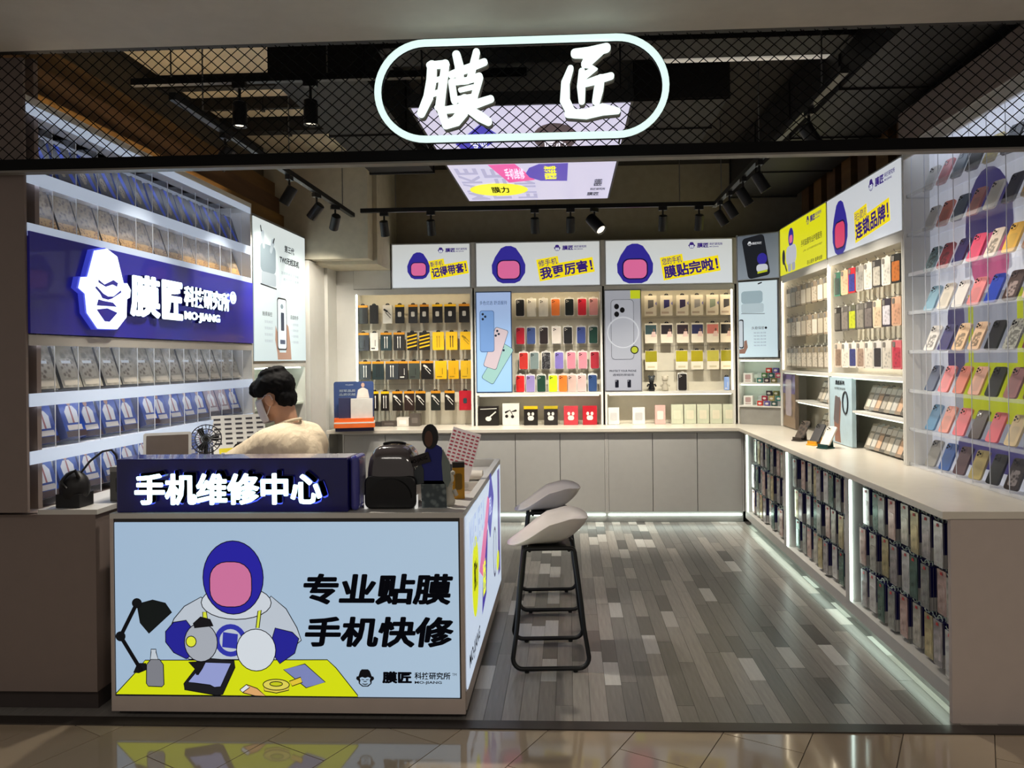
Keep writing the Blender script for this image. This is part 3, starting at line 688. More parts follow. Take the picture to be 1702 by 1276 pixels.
hood(r, -1.475, 2.475, .25, .26, -.008, BLP, PNK, VLN); wordmark(r, -1.28, 2.60, .055, VIO, HB); slogan(r, '新手机', '记得带套！', (-1.35, 2.38, -1.0, 2.54))
r = header(FB, -.91, .325, HZ0, HZ1, 'rear header sign in the middle above the blue phone poster', (216, 222, 226), (206, 208, 204))
hood(r, -.58, 2.47, .37, .36, -.008, BLP, PNK, VLN); wordmark(r, -.13, 2.60, .06, VIO, HB); slogan(r, '修手机', '我更厉害！', (-.28, 2.36, .24, 2.55))
r = header(FB, .365, 1.612, HZ0, HZ1, 'rear header sign at right above the grey phone poster', (216, 222, 226), (206, 208, 204))
hood(r, .66, 2.46, .39, .38, -.008, BLP, PNK, VLN); wordmark(r, 1.18, 2.60, .062, VIO, HB); slogan(r, '您的手机', '膜贴完啦！', (.93, 2.35, 1.46, 2.55))

# tall posters beside the bays
def phone_print(parent, cx, cz, w, h, rot, body, lens, y, cam=True, name='phone_print', edge=None):
    m = MB()
    if edge: m.poly(rotp(rrect(cx - w / 2 - .004, cz - h / 2 - .004, cx + w / 2 + .004, cz + h / 2 + .004, w * .17), rot, (cx, cz)), .0004, edge)
    m.poly(rotp(rrect(cx - w / 2, cz - h / 2, cx + w / 2, cz + h / 2, w * .16), rot, (cx, cz)), 0, body)
    if cam:
        for a, b in ((-.3, .42), (-.3, .30), (-.12, .36)): m.poly(rotp(ell(cx + a * w, cz + b * h, w * .09, w * .09, 12), rot, (cx, cz)), -.0006, lens)
    return m.build(name, parent, (0, y, 0))
r = thing('phone_poster', 'pale blue poster of three pastel phones, rear wall', 'poster', (0, 7.4, 0))
MB().box(-.913, -.555, -.004, -.001, 1.214, 2.212, D((60, 84, 120), .4)).build('frame', r)
MB().box(-.903, -.565, -.008, -.004, 1.224, 2.202, G((150, 190, 232), .7, .5, (176, 196, 236), 2, 1.22, 2.2)).build('diffuser', r)
text(r, '多色优选 舒适握持', (-.87, 2.08, -.60, 2.12), G((60, 90, 140), .7), -.01, .0)
phone_print(r, -.70, 1.5, .13, .40, -.55, G((170, 214, 206), .7), G((40, 60, 80), .5), -.010, True, edge=G((60, 90, 120), .5))
phone_print(r, -.715, 1.65, .13, .40, -.32, G((226, 206, 210), .7), G((40, 60, 80), .5), -.012, True, edge=G((70, 90, 120), .5))
phone_print(r, -.80, 1.82, .135, .40, 0, G((130, 170, 226), .7), G((40, 50, 70), .5), -.014, True, edge=G((80, 110, 160), .5))
r = thing('phone_poster', 'grey poster of one large silver phone, rear wall', 'poster', (0, 7.4, 0))
MB().box(.352, .716, -.004, -.001, 1.214, 2.212, D((110, 110, 116), .4)).build('frame', r)
MB().box(.362, .706, -.008, -.004, 1.224, 2.202, G((158, 160, 170), .62, .5, (176, 178, 186), 2, 1.22, 2.2)).build('diffuser', r)
MB().poly([(.61, 2.12), (.706, 2.12), (.706, 2.202), (.61, 2.202)], -.0085, G((206, 216, 40), .7)).build('yellow_tag', r)
m = MB(); m.tube([(.535 + .15 * math.cos(2 * PI * k / 32), -.0095, 1.79 + .15 * math.sin(2 * PI * k / 32)) for k in range(32)], .008, G((206, 208, 214), .7), 6, True); m.build('ring_print', r)
phone_print(r, .53, 1.82, .215, .58, 0, G((184, 186, 194), .66), INKL, -.0115, False, edge=G((100, 102, 108), .5))
m = MB()
for a, b in ((-.055, .225), (-.055, .15), (.0, .19)): m.poly(ell(.53 + a, 1.82 + b, .024, .027, 16), 0, G((18, 18, 22), .4))
m.build('lens_print', r, (0, -.0125, 0))
m = MB(); m.poly(ell(.645, 1.62, .04, .04, 20), 0, G((40, 40, 20), .4)); m.poly(ell(.645, 1.62, .03, .03, 20), -.0005, G((190, 200, 60), .6)); m.build('round_badge', r, (0, -.0125, 0))
text(r, 'PROTECT YOUR PHONE', (.40, 1.405, .66, 1.425), INKL, -.010, .01); text(r, '透明防摔磁吸', (.43, 1.365, .64, 1.388), INKL, -.010, 0)
for xx in (.47, .59): phone_print(r, xx, 1.29, .035, .075, 0, G((24, 26, 40), .4), G((200, 200, 210), .5), -.010)

# ---- hanging packs
def hook_loop(h, mat=BLACK, r_=.003): return [(0, -.004, h + .012), (0, .09, h + .012)]
def pack(body, cap, art, kind, w=.10, h=.185, d=.022):
    def b():
        c = MB(); c.prism(rrect(-w / 2, 0, w / 2, h, .006, 2), -d, 0, body)
        parts = [('carton', c)]
        if cap is not None:
            k = MB(); k.box(-w / 2 - .0005, w / 2 + .0005, -d - .0008, .0005, h * .88, h + .0005, cap); parts.append(('cap_band', k))
        t = MB(); t.prism(ell(0, h, .022, .018, 8, 0, PI), -d * .6, -d * .4, BLACK); parts.append(('hang_tab', t))
        p = MB(); y = -d - .0012
        if kind == 'plug': p.poly(rrect(-.018, h * .35, .018, h * .62, .009, 3), y, art)
        elif kind == 'cable':
            p.stroke([(-.03, h * .75, .010), (-.005, h * .66, .010)], y - .0003, y, art); p.stroke([(-.02, h * .6, .003), (.03, h * .3, .003)], y - .0003, y, art); p.stroke([(0, h * .66, .003), (.035, h * .45, .003)], y - .0003, y, art)
        elif kind == 'twin':
            for s_ in (-.012, .012): p.stroke([(s_, h * .15, .0035), (s_, h * .72, .0035)], y - .0003, y, art); p.poly(rrect(s_ - .006, h * .68, s_ + .006, h * .78, .002, 2), y - .0006, art)
        elif kind == 'stripe':
            for q in range(4): p.poly([(-w / 2, h * (.1 + q * .2)), (w / 2, h * (.24 + q * .2)), (w / 2, h * (.32 + q * .2)), (-w / 2, h * (.18 + q * .2))], y, art)
        elif kind == 'plain': p.poly([(-w * .36, h * .1), (w * .1, h * .1), (w * .1, h * .16), (-w * .36, h * .16)], y, art); p.poly([(w * .1, h * .25), (w * .16, h * .25), (w * .16, h * .6), (w * .1, h * .6)], y, art)
        elif kind == 'phonecard':
            p.poly(rotp([(-.025, h * .35), (.03, h * .45), (.03, h * .78), (-.025, h * .78)], .0), y, art); p.poly([(-w * .4, h * .1), (w * .2, h * .1), (w * .2, h * .2), (-w * .4, h * .2)], y, D((190, 170, 150), .6)); p.poly([(w * .5, h * .5), (w * .5, h * .7), (w * .38, h * .6)], y, D((120, 120, 190), .5))
        elif kind == 'figure':
            p.poly([(-w * .46, h * .45), (w * .46, h * .45), (w * .46, h * .92), (-w * .46, h * .92)], y, art); p.poly([(w * .0, h * .32), (w * .44, h * .32), (w * .38, h * .58), (w * .1, h * .58)], y - .0004, D((220, 190, 180), .6)); p.poly(ell(w * .25, h * .66, .01, .014, 8), y - .0004, D((110, 84, 70), .6))
        elif kind == 'olive':
            p.poly([(-w * .48, h * .42), (w * .48, h * .42), (w * .48, h * .98), (-w * .48, h * .98)], y, art); p.poly([(-w * .3, h * .1), (w * .3, h * .1), (w * .3, h * .2), (-w * .3, h * .2)], y, D((200, 190, 160), .6))
        parts.append(('front_print', p))
        hk = MB(); hk.tube([(0, -.012, h + .008), (0, .09, h + .008)], .0025, STEEL, 6); hk.tube([(0, -.012, h + .008), (0, -.016, h + .022)], .0025, STEEL, 6); parts.append(('peg_hook', hk))
        return parts
    return b
C_DK = D((42, 40, 40), .35); C_BK = D((28, 24, 22), .35); C_YE = D((226, 178, 20), .4); C_OR = D((208, 140, 30), .4); C_WH = D((222, 218, 210), .4); C_RD = D((170, 30, 44), .35); C_GR = D((150, 120, 20), .4)
def wx(u): return (u - 945) * 7.5 / 1250 + .0                      # spacing along the rear wall
DK_P = ('dark charcoal pack', C_DK)
ROW_A = [
 (1.915, .185, [(599, 'dark pack with orange band', C_DK, C_OR, C_DK, 'plain', .1), (618, 'plain dark pack', C_BK, None, C_DK, 'plain', .085), (641, 'white pack with black gadget', C_WH, None, C_BK, 'cable', .095), (661.5, 'black charger pack with yellow band', C_BK, C_YE, C_WH, 'plug', .09), (684, 'dark charger pack with orange band', C_DK, C_OR, C_WH, 'plug', .09), (703, 'black charger pack with orange band', C_BK, C_OR, C_WH, 'plug', .088), (725, 'black charger pack with bright yellow band', C_BK, C_YE, C_WH, 'plug', .10), (746.5, 'black pack with large white plug', C_BK, C_YE, C_WH, 'plug', .115), (770, 'black pack with white plug and orange band', C_BK, C_OR, C_WH, 'plug', .105)]),
 (1.643, .18, [(599, 'slate pack with orange band', D((58, 60, 66), .35), C_OR, C_DK, 'plain', .12), (618, 'narrow white pack', C_WH, None, C_DK, 'plain', .08), (638, 'teal-dark earphone pack', D((40, 56, 60), .35), C_OR, C_WH, 'twin', .11), (660, 'charcoal cable pack with orange band', C_DK, C_OR, C_WH, 'twin', .11), (682, 'black pack with yellow chevrons', C_BK, None, C_YE, 'stripe', .10), (703, 'black pack with thick yellow stripes', C_BK, None, C_YE, 'stripe', .105), (726, 'yellow cable pack', C_YE, None, C_GR, 'twin', .115), (748.5, 'yellow two-cable pack', C_YE, None, C_BK, 'twin', .115), (772, 'yellow striped cable pack', C_YE, None, C_GR, 'cable', .11)]),
 (1.352, .182, [(602, 'slate cable pack with orange band', D((52, 56, 60), .35), C_OR, C_WH, 'twin', .12), (624, 'dark teal cable pack', D((38, 50, 52), .35), C_OR, C_DK, 'twin', .115), (647.5, 'wide slate cable pack', D((52, 56, 60), .35), C_OR, C_WH, 'twin', .13), (666.5, 'narrow charcoal pack', C_DK, C_OR, C_WH, 'plain', .09), (685, 'grey-green cable pack', D((66, 72, 66), .35), C_OR, C_DK, 'plain', .11), (707, 'black adapter cable pack', C_BK, C_OR, C_WH, 'cable', .12), (730, 'plain yellow pack', C_YE, None, C_GR, 'plain', .115), (751, 'deep yellow pack', D((214, 160, 16), .4), None, C_GR, 'plain', .105), (772, 'mustard pack', D((206, 164, 30), .4), None, C_GR, 'plain', .105)]),
 (1.038, .195, [(597, 'black twin-cable pack with yellow cap', C_BK, C_YE, C_WH, 'twin', .08), (617, 'narrow black twin-cable pack with yellow cap', C_BK, C_YE, C_WH, 'twin', .08), (635, 'tall black twin-cable pack with deep yellow cap', C_BK, C_YE, C_WH, 'twin', .08), (656, 'black adapter pack with thin band', C_BK, C_OR, C_WH, 'cable', .10), (676, 'dark brown adapter pack', D((48, 34, 30), .35), C_OR, C_WH, 'cable', .10), (695, 'black adapter pack with price tag', C_BK, C_OR, C_WH, 'cable', .10), (720.5, 'dark green-black adapter pack', D((34, 38, 34), .35), C_OR, C_WH, 'cable', .095), (744, 'black adapter pack near the red one', C_BK, C_OR, C_WH, 'cable', .10), (770, 'red earphone pack', C_RD, None, D((40, 60, 66), .4), 'plug', .12)])]
RN = ['top', 'second', 'third', 'bottom']
for ri, (z, h, items) in enumerate(ROW_A):
    for k, (u, what, body, cap, art, kind, w_) in enumerate(items):
        inst(('packA', ri, k), pack(body, cap, art, kind, w_, h), 'hanging_pack', '%s, %s from left, %s row, left rear bay' % (what, ORD[k], RN[ri]), 'pack', (wx(u) + .012, 7.5, z), 0, 'packs hanging in the left rear bay')
# ---- phone cases
def phone_case(col, cam=(30, 30, 32), w=.072, h=.150, d=.011, pattern=None, sleeve=False):
    bm_ = col if not isinstance(col, tuple) else D(col, .38)
    def b():
        s_ = MB(); s_.prism(rrect(-w / 2, 0, w / 2, h, .013, 4), -d, 0, bm_)
        c = MB(); c.prism(rrect(-w / 2 + .005, h - .040, -.001, h - .006, .007, 3), -d - .0025, -d, bm_)
        l = MB()
        for a, e in ((-.026, -.014), (-.026, -.030), (-.012, -.022)): l.prism(ell(a, h + e, .0058, .0058, 8), -d - .0042, -d - .0025, D(cam, .15))
        parts = [('shell', s_), ('camera_plate', c), ('lens', l, False, 1)]
        if pattern is not None:
            p = MB(); p.poly(rrect(-w * .3, h * .12, w * .3, h * .62, .01, 3), -d - .0008, pattern); parts.append(('case_print', p))
        if sleeve:
            q = MB(); q.prism(rrect(-w / 2 - .006, -.008, w / 2 + .006, h + .012, .008, 3), .001, .004, D((228, 226, 220), .3)); q.prism(ell(0, h + .01, .016, .014, 8, 0, PI), .001, .003, D((228, 226, 220), .3)); parts.append(('clear_sleeve', q))
            hk = MB(); hk.tube([(0, -.014, h + .016), (0, .09, h + .016)], .0022, STEEL, 6); parts.append(('peg_hook', hk))
        return parts
    return b
CB = [(1.972, [(864, 'black', (26, 26, 28)), (883, 'milky clear', (222, 218, 208)), (903, 'frosted clear', (214, 210, 202)), (923, 'orange', (240, 130, 60)), (946, 'black with green tint', (22, 30, 28)), (967, 'bright red', (214, 40, 60)), (986, 'dusty pink', (216, 150, 150))]),
      (1.692, [(864, 'crimson', (186, 30, 50)), (882, 'slate blue', (64, 84, 140)), (903, 'black', (36, 26, 28)), (924, 'pearl clear', (216, 206, 198)), (943, 'jet black', (24, 24, 26)), (965, 'indigo blue', (60, 76, 140)), (985, 'dark green', (24, 62, 52))]),
      (1.442, [(869, 'brick red', (190, 50, 44)), (887, 'grey green', (120, 136, 136)), (906.5, 'black marbled', (40, 40, 44)), (928, 'lilac', (130, 116, 190)), (948, 'rose pink', (212, 132, 150)), (967, 'salmon pink', (216, 136, 150)), (987, 'wine red', (160, 40, 54))]),
      (1.214, [(863, 'scarlet', (206, 40, 40)), (880, 'lavender', (150, 136, 190)), (898, 'forest green', (30, 66, 50)), (917.5, 'neon lime', (206, 234, 30)), (934, 'vivid orange', (246, 126, 50)), (949, 'blush beige', (206, 176, 166)), (965, 'pale pink', (216, 176, 172)), (983, 'navy blue', (44, 70, 116))])]
for ri, (z, items) in enumerate(CB):
    for k, (u, what, c) in enumerate(items):
        inst(('caseB', c), phone_case(SPARKLE(c, (110, 110, 112), 60) if 'marbled' in what else c, (24, 24, 26) if sum(c) > 150 else (190, 186, 180), .082, .162, .012, None, True), 'phone_case', '%s phone case, %s from left, %s row, middle rear bay' % (what, ORD[k], RN[ri]), 'phone case', (wx(u) + .008, 7.5, z), 0, 'phone cases in the middle rear bay')
CREAM = D((226, 216, 196), .45)
CC = [(1.955, .2, 'phonecard', [(1080, 'grey', (110, 106, 104)), (1106, 'indigo', (58, 54, 110)), (1132, 'dark violet', (60, 50, 84)), (1156, 'silver grey', (160, 156, 154)), (1181, 'sage', (150, 160, 140)), (1203.5, 'charcoal', (60, 58, 60))], 'cream card pack with %s screen print'),
      (1.684, .195, 'figure', [(1080, 'teal', (50, 76, 80)), (1106, 'black', (34, 28, 36)), (1132, 'dark plum', (44, 30, 40)), (1156, 'navy', (40, 44, 84)), (1181, 'coral', (206, 120, 110)), (1203.5, 'ink black', (26, 24, 30))], 'card pack with %s picture of a figure'),
      (1.42, .19, 'olive', [(1080, 'olive', (146, 138, 20)), (1130, 'yellow-green', (166, 156, 24)), (1155, 'mustard green', (158, 146, 20)), (1181, 'pale olive', (176, 168, 70)), (1203.5, 'dark olive', (140, 134, 16))], 'cream pack with %s upper half')]
for ri, (z, h, kind, items, what) in enumerate(CC):
    for k, (u, cn, c) in enumerate(items):
        inst(('packC', ri, k), pack(CREAM, None, D(c, .4), kind, .118, h, .018), 'hanging_pack', (what % cn) + ', %s from left in right rear bay' % ORD[k], 'pack', (wx(u) + .006, 7.5, z), 0, 'card packs in the right rear bay')
inst(('caseC', 1), phone_case((30, 26, 28), (190, 186, 180), .082, .162, .012, None, True), 'phone_case', 'lone black phone case in bottom row of right rear bay', 'phone case', (wx(1131) + .006, 7.5, 1.216), 0)
def toy(c1, c2):
    def b():
        m = MB(); m.lathe([(.03, 0), (.034, .02), (.026, .05), (.02, .08), (.026, .095)], c1, 12); h_ = MB(); h_.ball((0, 0, .12), (.03, .028, .032), c2, 12, 8); e = MB(); e.ball((-.024, 0, .145), .011, c2, 8, 6); e.ball((.024, 0, .145), .011, c2, 8, 6)
        a = MB(); a.tube([(-.03, -.004, .07), (-.042, -.012, .045)], .009, c1, 8); a.tube([(.03, -.004, .07), (.042, -.012, .045)], .009, c1, 8)
        return [('body', m, True), ('head', h_, True), ('ear', e, True), ('arm', a, True)]
    return b
inst(('toy', 1), toy(BLACKG, D((60, 64, 66), .3)), 'figurine', 'small black figurine on the shelf of right rear bay', 'figurine', (wx(1081), 7.47, 1.212)); inst(('toy', 2), toy(D((180, 172, 154), .5), D((186, 178, 160), .5)), 'figurine', 'small white figurine beside the black one, right rear bay', 'figurine', (wx(1103), 7.47, 1.212))
inst(('packC', 9), pack(D((120, 150, 206), .35), None, CREAM, 'plain', .05, .13, .015), 'hanging_pack', 'small blue pack at right end of right rear bay bottom row', 'pack', (wx(1204), 7.5, 1.214))
# ---- boxes standing on the low shelves
def carton(c, art, w, h, d, kind='plain', band=None):
    def b():
        m = MB(); m.box(-w / 2, w / 2, -d, 0, 0, h, c); parts = [('carton', m)]
        if band is not None: k = MB(); k.box(-w / 2 - .0006, w / 2 + .0006, -d - .0008, .0006, h * .86, h + .0006, band); parts.append(('cap_band', k))
        p = MB(); y = -d - .0012
        if kind == 'ear': p.stroke([(-w * .3, h * .6, .01), (-w * .05, h * .7, .004), (w * .1, h * .5, .003)], y - .0003, y, art); p.stroke([(w * .05, h * .62, .003), (w * .3, h * .68, .01)], y - .0003, y, art); p.poly(ell(-w * .25, h * .42, w * .1, w * .1, 10), y, art); p.poly(ell(w * .1, h * .4, w * .1, w * .1, 10), y, art)
        elif kind == 'cable': p.stroke([(-w * .1, h * .3, .006), (w * .35, h * .7, .006)], y - .0003, y, art); p.stroke([(-w * .4, h * .85, .003), (w * .4, h * .88, .003)], y - .0003, y, art); p.poly(ell(0, h * .35, w * .15, h * .12, 12), y - .0004, art)
        elif kind == 'pods': p.poly(rrect(-w * .22, h * .25, w * .22, h * .5, .02, 3), y, art); p.poly(ell(-w * .15, h * .6, w * .1, w * .13, 10), y, art); p.poly(ell(w * .15, h * .6, w * .1, w * .13, 10), y, art)
        else: p.poly(rrect(-w * .3, h * .25, w * .3, h * .7, .01, 3), y, art)
        parts.append(('front_print', p)); return parts
    return b
for k, (u, c, art, w_, h_, kind, band, what) in enumerate(((811, C_BK, C_WH, .20, .19, 'cable', None, 'black cable box'), (848, D((216, 214, 208), .4), C_BK, .165, .215, 'ear', None, 'white earphone box'), (881, C_BK, C_WH, .135, .185, 'pods', C_YE, 'black earbud box with yellow top'), (914, D((40, 36, 36), .35), C_WH, .135, .185, 'pods', D((180, 160, 30), .4), 'charcoal earbud box with olive top'), (947, D((190, 60, 70), .35), C_WH, .14, .185, 'pods', None, 'light red earbud box'), (978, D((176, 30, 44), .35), C_WH, .14, .185, 'pods', None, 'deep red earbud box at the end'))):
    inst(('cartB', k), carton(c, art, w_, h_, .06, kind, band), 'product_box', '%s standing on the low shelf of middle rear bay' % what, 'box', (wx(u) + .005, 7.48, .888), 0, 'boxes on the low shelf of middle rear bay')
CLB = CLEAR((228, 232, 222), .35, .1)
for k, (u, c, w_, h_, what) in enumerate(((1017, D((216, 216, 210), .4), .11, .165, 'white stand box with black plug print'), (1058, D((224, 222, 216), .4), .12, .165, 'white stand box with dark top print'), (1093, D((214, 176, 168), .4), .10, .185, 'pink and white pack'))):
    inst(('cartC', k), carton(c, D((190, 190, 190), .4) if k < 2 else D((226, 220, 210), .4), w_, h_, .05, 'plain'), 'product_box', '%s on the low shelf of right rear bay' % what, 'box', (wx(u) + .005, 7.48, .888), 0, 'boxes on the low shelf of right rear bay')
for k in range(5):
    inst(('cartP', 0), carton(D((206, 210, 186), .35), D((226, 220, 196), .4), .115, .19, .03, 'plain'), 'product_box', 'pale green clear-topped pack on low shelf, %s from the left' % ORD[k], 'box', (wx(1121 + k * 21) + .005, 7.48, .888), 0, 'pale packs on the low shelf of right rear bay')
for k, (u, w_, h_, c, what) in enumerate(((612, .24, .04, (62, 56, 54), 'flat dark box lying on left rear counter'), (646, .16, .05, (74, 66, 62), 'second flat dark box lying on left rear counter'), (669, .12, .085, (220, 214, 204), 'small white card box on left rear counter'), (689, .10, .12, (88, 80, 74), 'brown upright box on left rear counter'))):
    inst(('cartA', k), carton(D(c, .45), D([min(255, v + 24) for v in c], .5), w_, h_, .1, 'plain'), 'product_box', what, 'box', (wx(u), 7.52, .888), 0)
# ================================================================== REAR COUNTER
mb = MB(); mb.slab([(-2.3, 7.03), (1.56, 7.03), (1.56, 3.23), (2.3, 3.23), (2.3, 7.6), (-2.3, 7.6)], .853, .886, D((222, 214, 200), .25, noise=.02, spec=.5))
o = tag(mb.build('worktop'), 'long L-shaped pale worktop along rear and right walls', 'worktop'); bevel(o, .003)
GAP = D((70, 68, 66), .6)
for ci, (x0, x1) in enumerate(((-2.14, -.96), (-.93, .33), (.36, 1.60))):
    r = thing('base_cabinet', 'grey three-door cabinet under rear counter, %s of three' % BAYN[ci], 'cabinet', (0, 7.06, 0), 0, 'cabinets under the rear counter')
    MB().box(x0, x1, .02, .5, .105, .852, GAP).build('carcass', r)
    MB().box(x0 - .014, x0, -.002, .5, .105, .852, WHITE2).build('side_panel', r); MB().box(x1, x1 + .014, -.002, .5, .105, .852, WHITE2).build('side_panel', r)
    w_ = (x1 - x0) / 3
    for k in range(3): MB().box(x0 + k * w_ + .003, x0 + (k + 1) * w_ - .003, 0, .02, .11, .835, CABI).build('door', r)
    MB().box(x0 - .014, x1 + .014, .0, .02, .838, .852, WHITE2).build('top_rail', r)
    MB().box(x0 - .014, x1 + .014, .05, .5, .0, .105, WHITE2).build('plinth', r)
    MB().box(x0, x1, .038, .05, .062, .074, LED).build('light_tube', r)

# ================================================================== SLANTED CORNER
r = thing('corner_unit', 'narrow slanted white corner unit with two small shelves', 'display unit', FC.p(0, 0, 0), FC.rz)
CW = .433
MB().box(0, CW, .15, .17, .887, 2.27, GB).build('back_panel', r)
for xx in (0, CW - .015): MB().box(xx, xx + .015, 0, .15, .887, 2.72, WHITE).build('side_panel', r)
for zz in (1.52, 1.29, 1.07): MB().box(.015, CW - .015, .0, .15, zz - .015, zz, WHITE).build('shelf', r)
MB().box(.03, CW - .03, .01, .025, 1.495, 1.504, LED).build('light_tube', r); MB().box(.03, CW - .03, .01, .025, 1.264, 1.273, LED).build('light_tube', r)
MB().box(.015, CW - .015, .02, .03, .887, 1.055, D((150, 148, 142), .3)).build('grey_panel', r)
r = thing('corner_poster', 'dark phone poster at the top of the slanted corner', 'poster', FC.p(0, 0, 0), FC.rz)
MB().box(.008, CW - .008, -.004, -.001, 2.275, 2.715, D((170, 170, 168), .35, .3)).build('frame', r); MB().box(.018, CW - .018, -.008, -.004, 2.285, 2.705, G((150, 160, 172), .6, .5, (96, 104, 116), 2, 2.28, 2.7)).build('diffuser', r)
phone_print(r, .20, 2.495, .21, .39, -.16 * -1 + .0, G((38, 40, 46), .5), INKL, -.010, False, edge=G((20, 20, 24), .4))
emblem(r, .12, 2.605, .04, G((226, 228, 232), .8), G((38, 40, 46), .5), -.012); text(r, '膜匠科技', (.165, 2.612, .26, 2.635), G((226, 228, 232), .8), -.012, .01)
m = MB(); m.poly(ell(.26, 2.47, .048, .055), 0, BLP); m.poly(rrect(.205, 2.345, .315, 2.42, .03), -.0004, G((214, 218, 226), .7)); m.poly([(.215, 2.33), (.31, 2.345), (.31, 2.365), (.215, 2.35)], -.0008, G((200, 210, 40), .7)); m.build('colour_patch', r, (0, -.012, 0))
r = thing('corner_poster', 'pale blue lit poster with a hand holding a phone, slanted corner', 'poster', FC.p(0, 0, 0), FC.rz)
MB().box(.018, CW - .03, -.004, -.001, 1.53, 2.265, D((180, 184, 186), .35, .3)).build('frame', r); MB().box(.024, CW - .036, -.008, -.004, 1.536, 2.259, G((200, 222, 230), .8, .5, (206, 220, 226), 2, 1.53, 2.26)).build('diffuser', r)
MB().box(CW - .03, CW - .016, -.02, -.001, 1.6, 2.265, D((120, 122, 124), .3, .4)).build('edge_profile', r)
m = MB(); m.poly(rrect(.05, 2.05, .26, 2.17, .03), 0, G((168, 190, 198), .7)); m.poly(rrect(.05, 1.96, .27, 2.05, .02), -.0003, G((190, 208, 214), .75)); m.poly([(.05, 1.955), (.28, 1.945), (.28, 1.95), (.05, 1.96)], -.0006, INKL); m.stroke([(.22, 2.235, .006), (.25, 2.245, .006)], -.001, -.0006, INKL); m.build('earphone_case_print', r, (0, -.0085, 0))
m = MB(); m.poly(rrect(.026, 1.62, .07, 1.90, .015), 0, INKL); m.poly(rrect(.026, 1.632, .062, 1.888, .012), -.0004, G((206, 214, 220), .8)); m.poly([(.026, 1.57), (.08, 1.57), (.11, 1.63), (.1, 1.7), (.075, 1.69), (.07, 1.62), (.026, 1.61)], -.0008, G((170, 130, 112), .6)); m.build('hand_phone_print', r, (0, -.0085, 0))
text(r, '久稳保密●', (.15, 1.80, .30, 1.828), INKL, -.009, 0)
for zz in (1.76, 1.73, 1.70, 1.67, 1.64): text(r, '智能连接', (.17, zz, .29, zz + .014), GRY, -.009, 0)
cols = [((60, 120, 110), 'teal'), ((40, 90, 84), 'dark teal'), ((52, 80, 76), 'grey green'), ((60, 50, 54), 'black'), ((196, 90, 110), 'pink'), ((150, 40, 60), 'maroon'), ((110, 106, 60), 'olive'), ((190, 60, 50), 'red'), ((170, 150, 90), 'tan'), ((80, 120, 70), 'green'), ((96, 84, 150), 'violet')]
n_ = 0
for si, zz in enumerate((1.29, 1.07)):
    for row in range(3):
        for k in range(3 - (row == 2)):
            c, cn = cols[(n_ * 3 + si * 5) % len(cols)]
            inst(('mini', c), carton(D(c, .35), D((216, 206, 196), .5), .052, .046, .03, 'plain'), 'mini_box', '%s mini box, %s from left, %s tier, %s corner shelf' % (cn, ORD[k], ('front', 'middle', 'rear')[row], ('upper', 'lower')[si]), 'box', FC.p(.215 + k * .068 + row * .03, .04 + row * .04, zz + row * .047 - (.0 if row == 0 else .0)), FC.rz, 'mini boxes on the corner shelves')
            n_ += 1
        if row: MB().box(.18, CW - .016, .008 + row * .04 - .03, .045 + row * .04, zz, zz + row * .047 - .001, ACRYL).build('riser', bpy.data.objects['corner_unit'])
for si, zz in enumerate((1.29, 1.07)): inst(('pods',), gift(D((226, 224, 216), .4), D((180, 150, 146), .5), .09, .09, .05), 'gift_box', 'white earphone box on the %s corner shelf' % ('upper', 'lower')[si], 'box', FC.p(.085, .1, zz), FC.rz)

# ================================================================== RIGHT WALL
RW = 2.58
r = thing('right_display_unit', 'white two-bay shelf wall of clear phone cases on right', 'display unit', FR.p(0, 0, 0), FR.rz)
MB().box(0, RW, .22, .24, .887, 2.28, BKP).build('back_panel', r)
for xx in (0, 1.262, RW - .02): MB().box(xx, xx + .02, -.002, .22, .887, 2.28, WHITE).build('upright', r)
for a, b in ((.02, 1.262), (1.282, RW - .02)):
    MB().box(a, b, 0, .22, 2.25, 2.28, WHITE).build('top_panel', r); MB().box(a, b, 0, .008, 2.222, 2.25, WHITE).build('light_lip', r); MB().box(a, b, 0, .22, 1.385, 1.41, WHITE).build('shelf', r)
    MB().box(a + .02, b - .02, .012, .03, 2.238, 2.248, G((255, 240, 208), 5.0, 1.0)).build('light_tube', r); MB().box(a + .02, b - .02, .012, .03, 1.375, 1.384, G((236, 250, 232), 1.6, 1.0)).build('light_tube', r)
    for zz in (1.92, 1.665): MB().box(a, b, .205, .22, zz - .03, zz - .012, D((220, 216, 200), .4)).build('hook_rail', r)
MB().box(.42, 1.262, .0, .22, 1.14, 1.155, WHITE).build('shelf', r); MB().box(1.75, RW - .02, .0, .22, 1.14, 1.155, WHITE).build('shelf', r)
MB().box(.44, 1.24, .012, .03, 1.13, 1.139, G((236, 250, 232), 1.6, 1.0)).build('light_tube', r); MB().box(1.77, RW - .04, .012, .03, 1.13, 1.139, G((236, 250, 232), 1.6, 1.0)).build('light_tube', r)
MB().box(.021, .033, .0, .012, 1.42, 2.24, LEDW).build('light_tube', r); MB().box(1.283, 1.295, .0, .012, 1.42, 2.24, LEDW).build('light_tube', r)
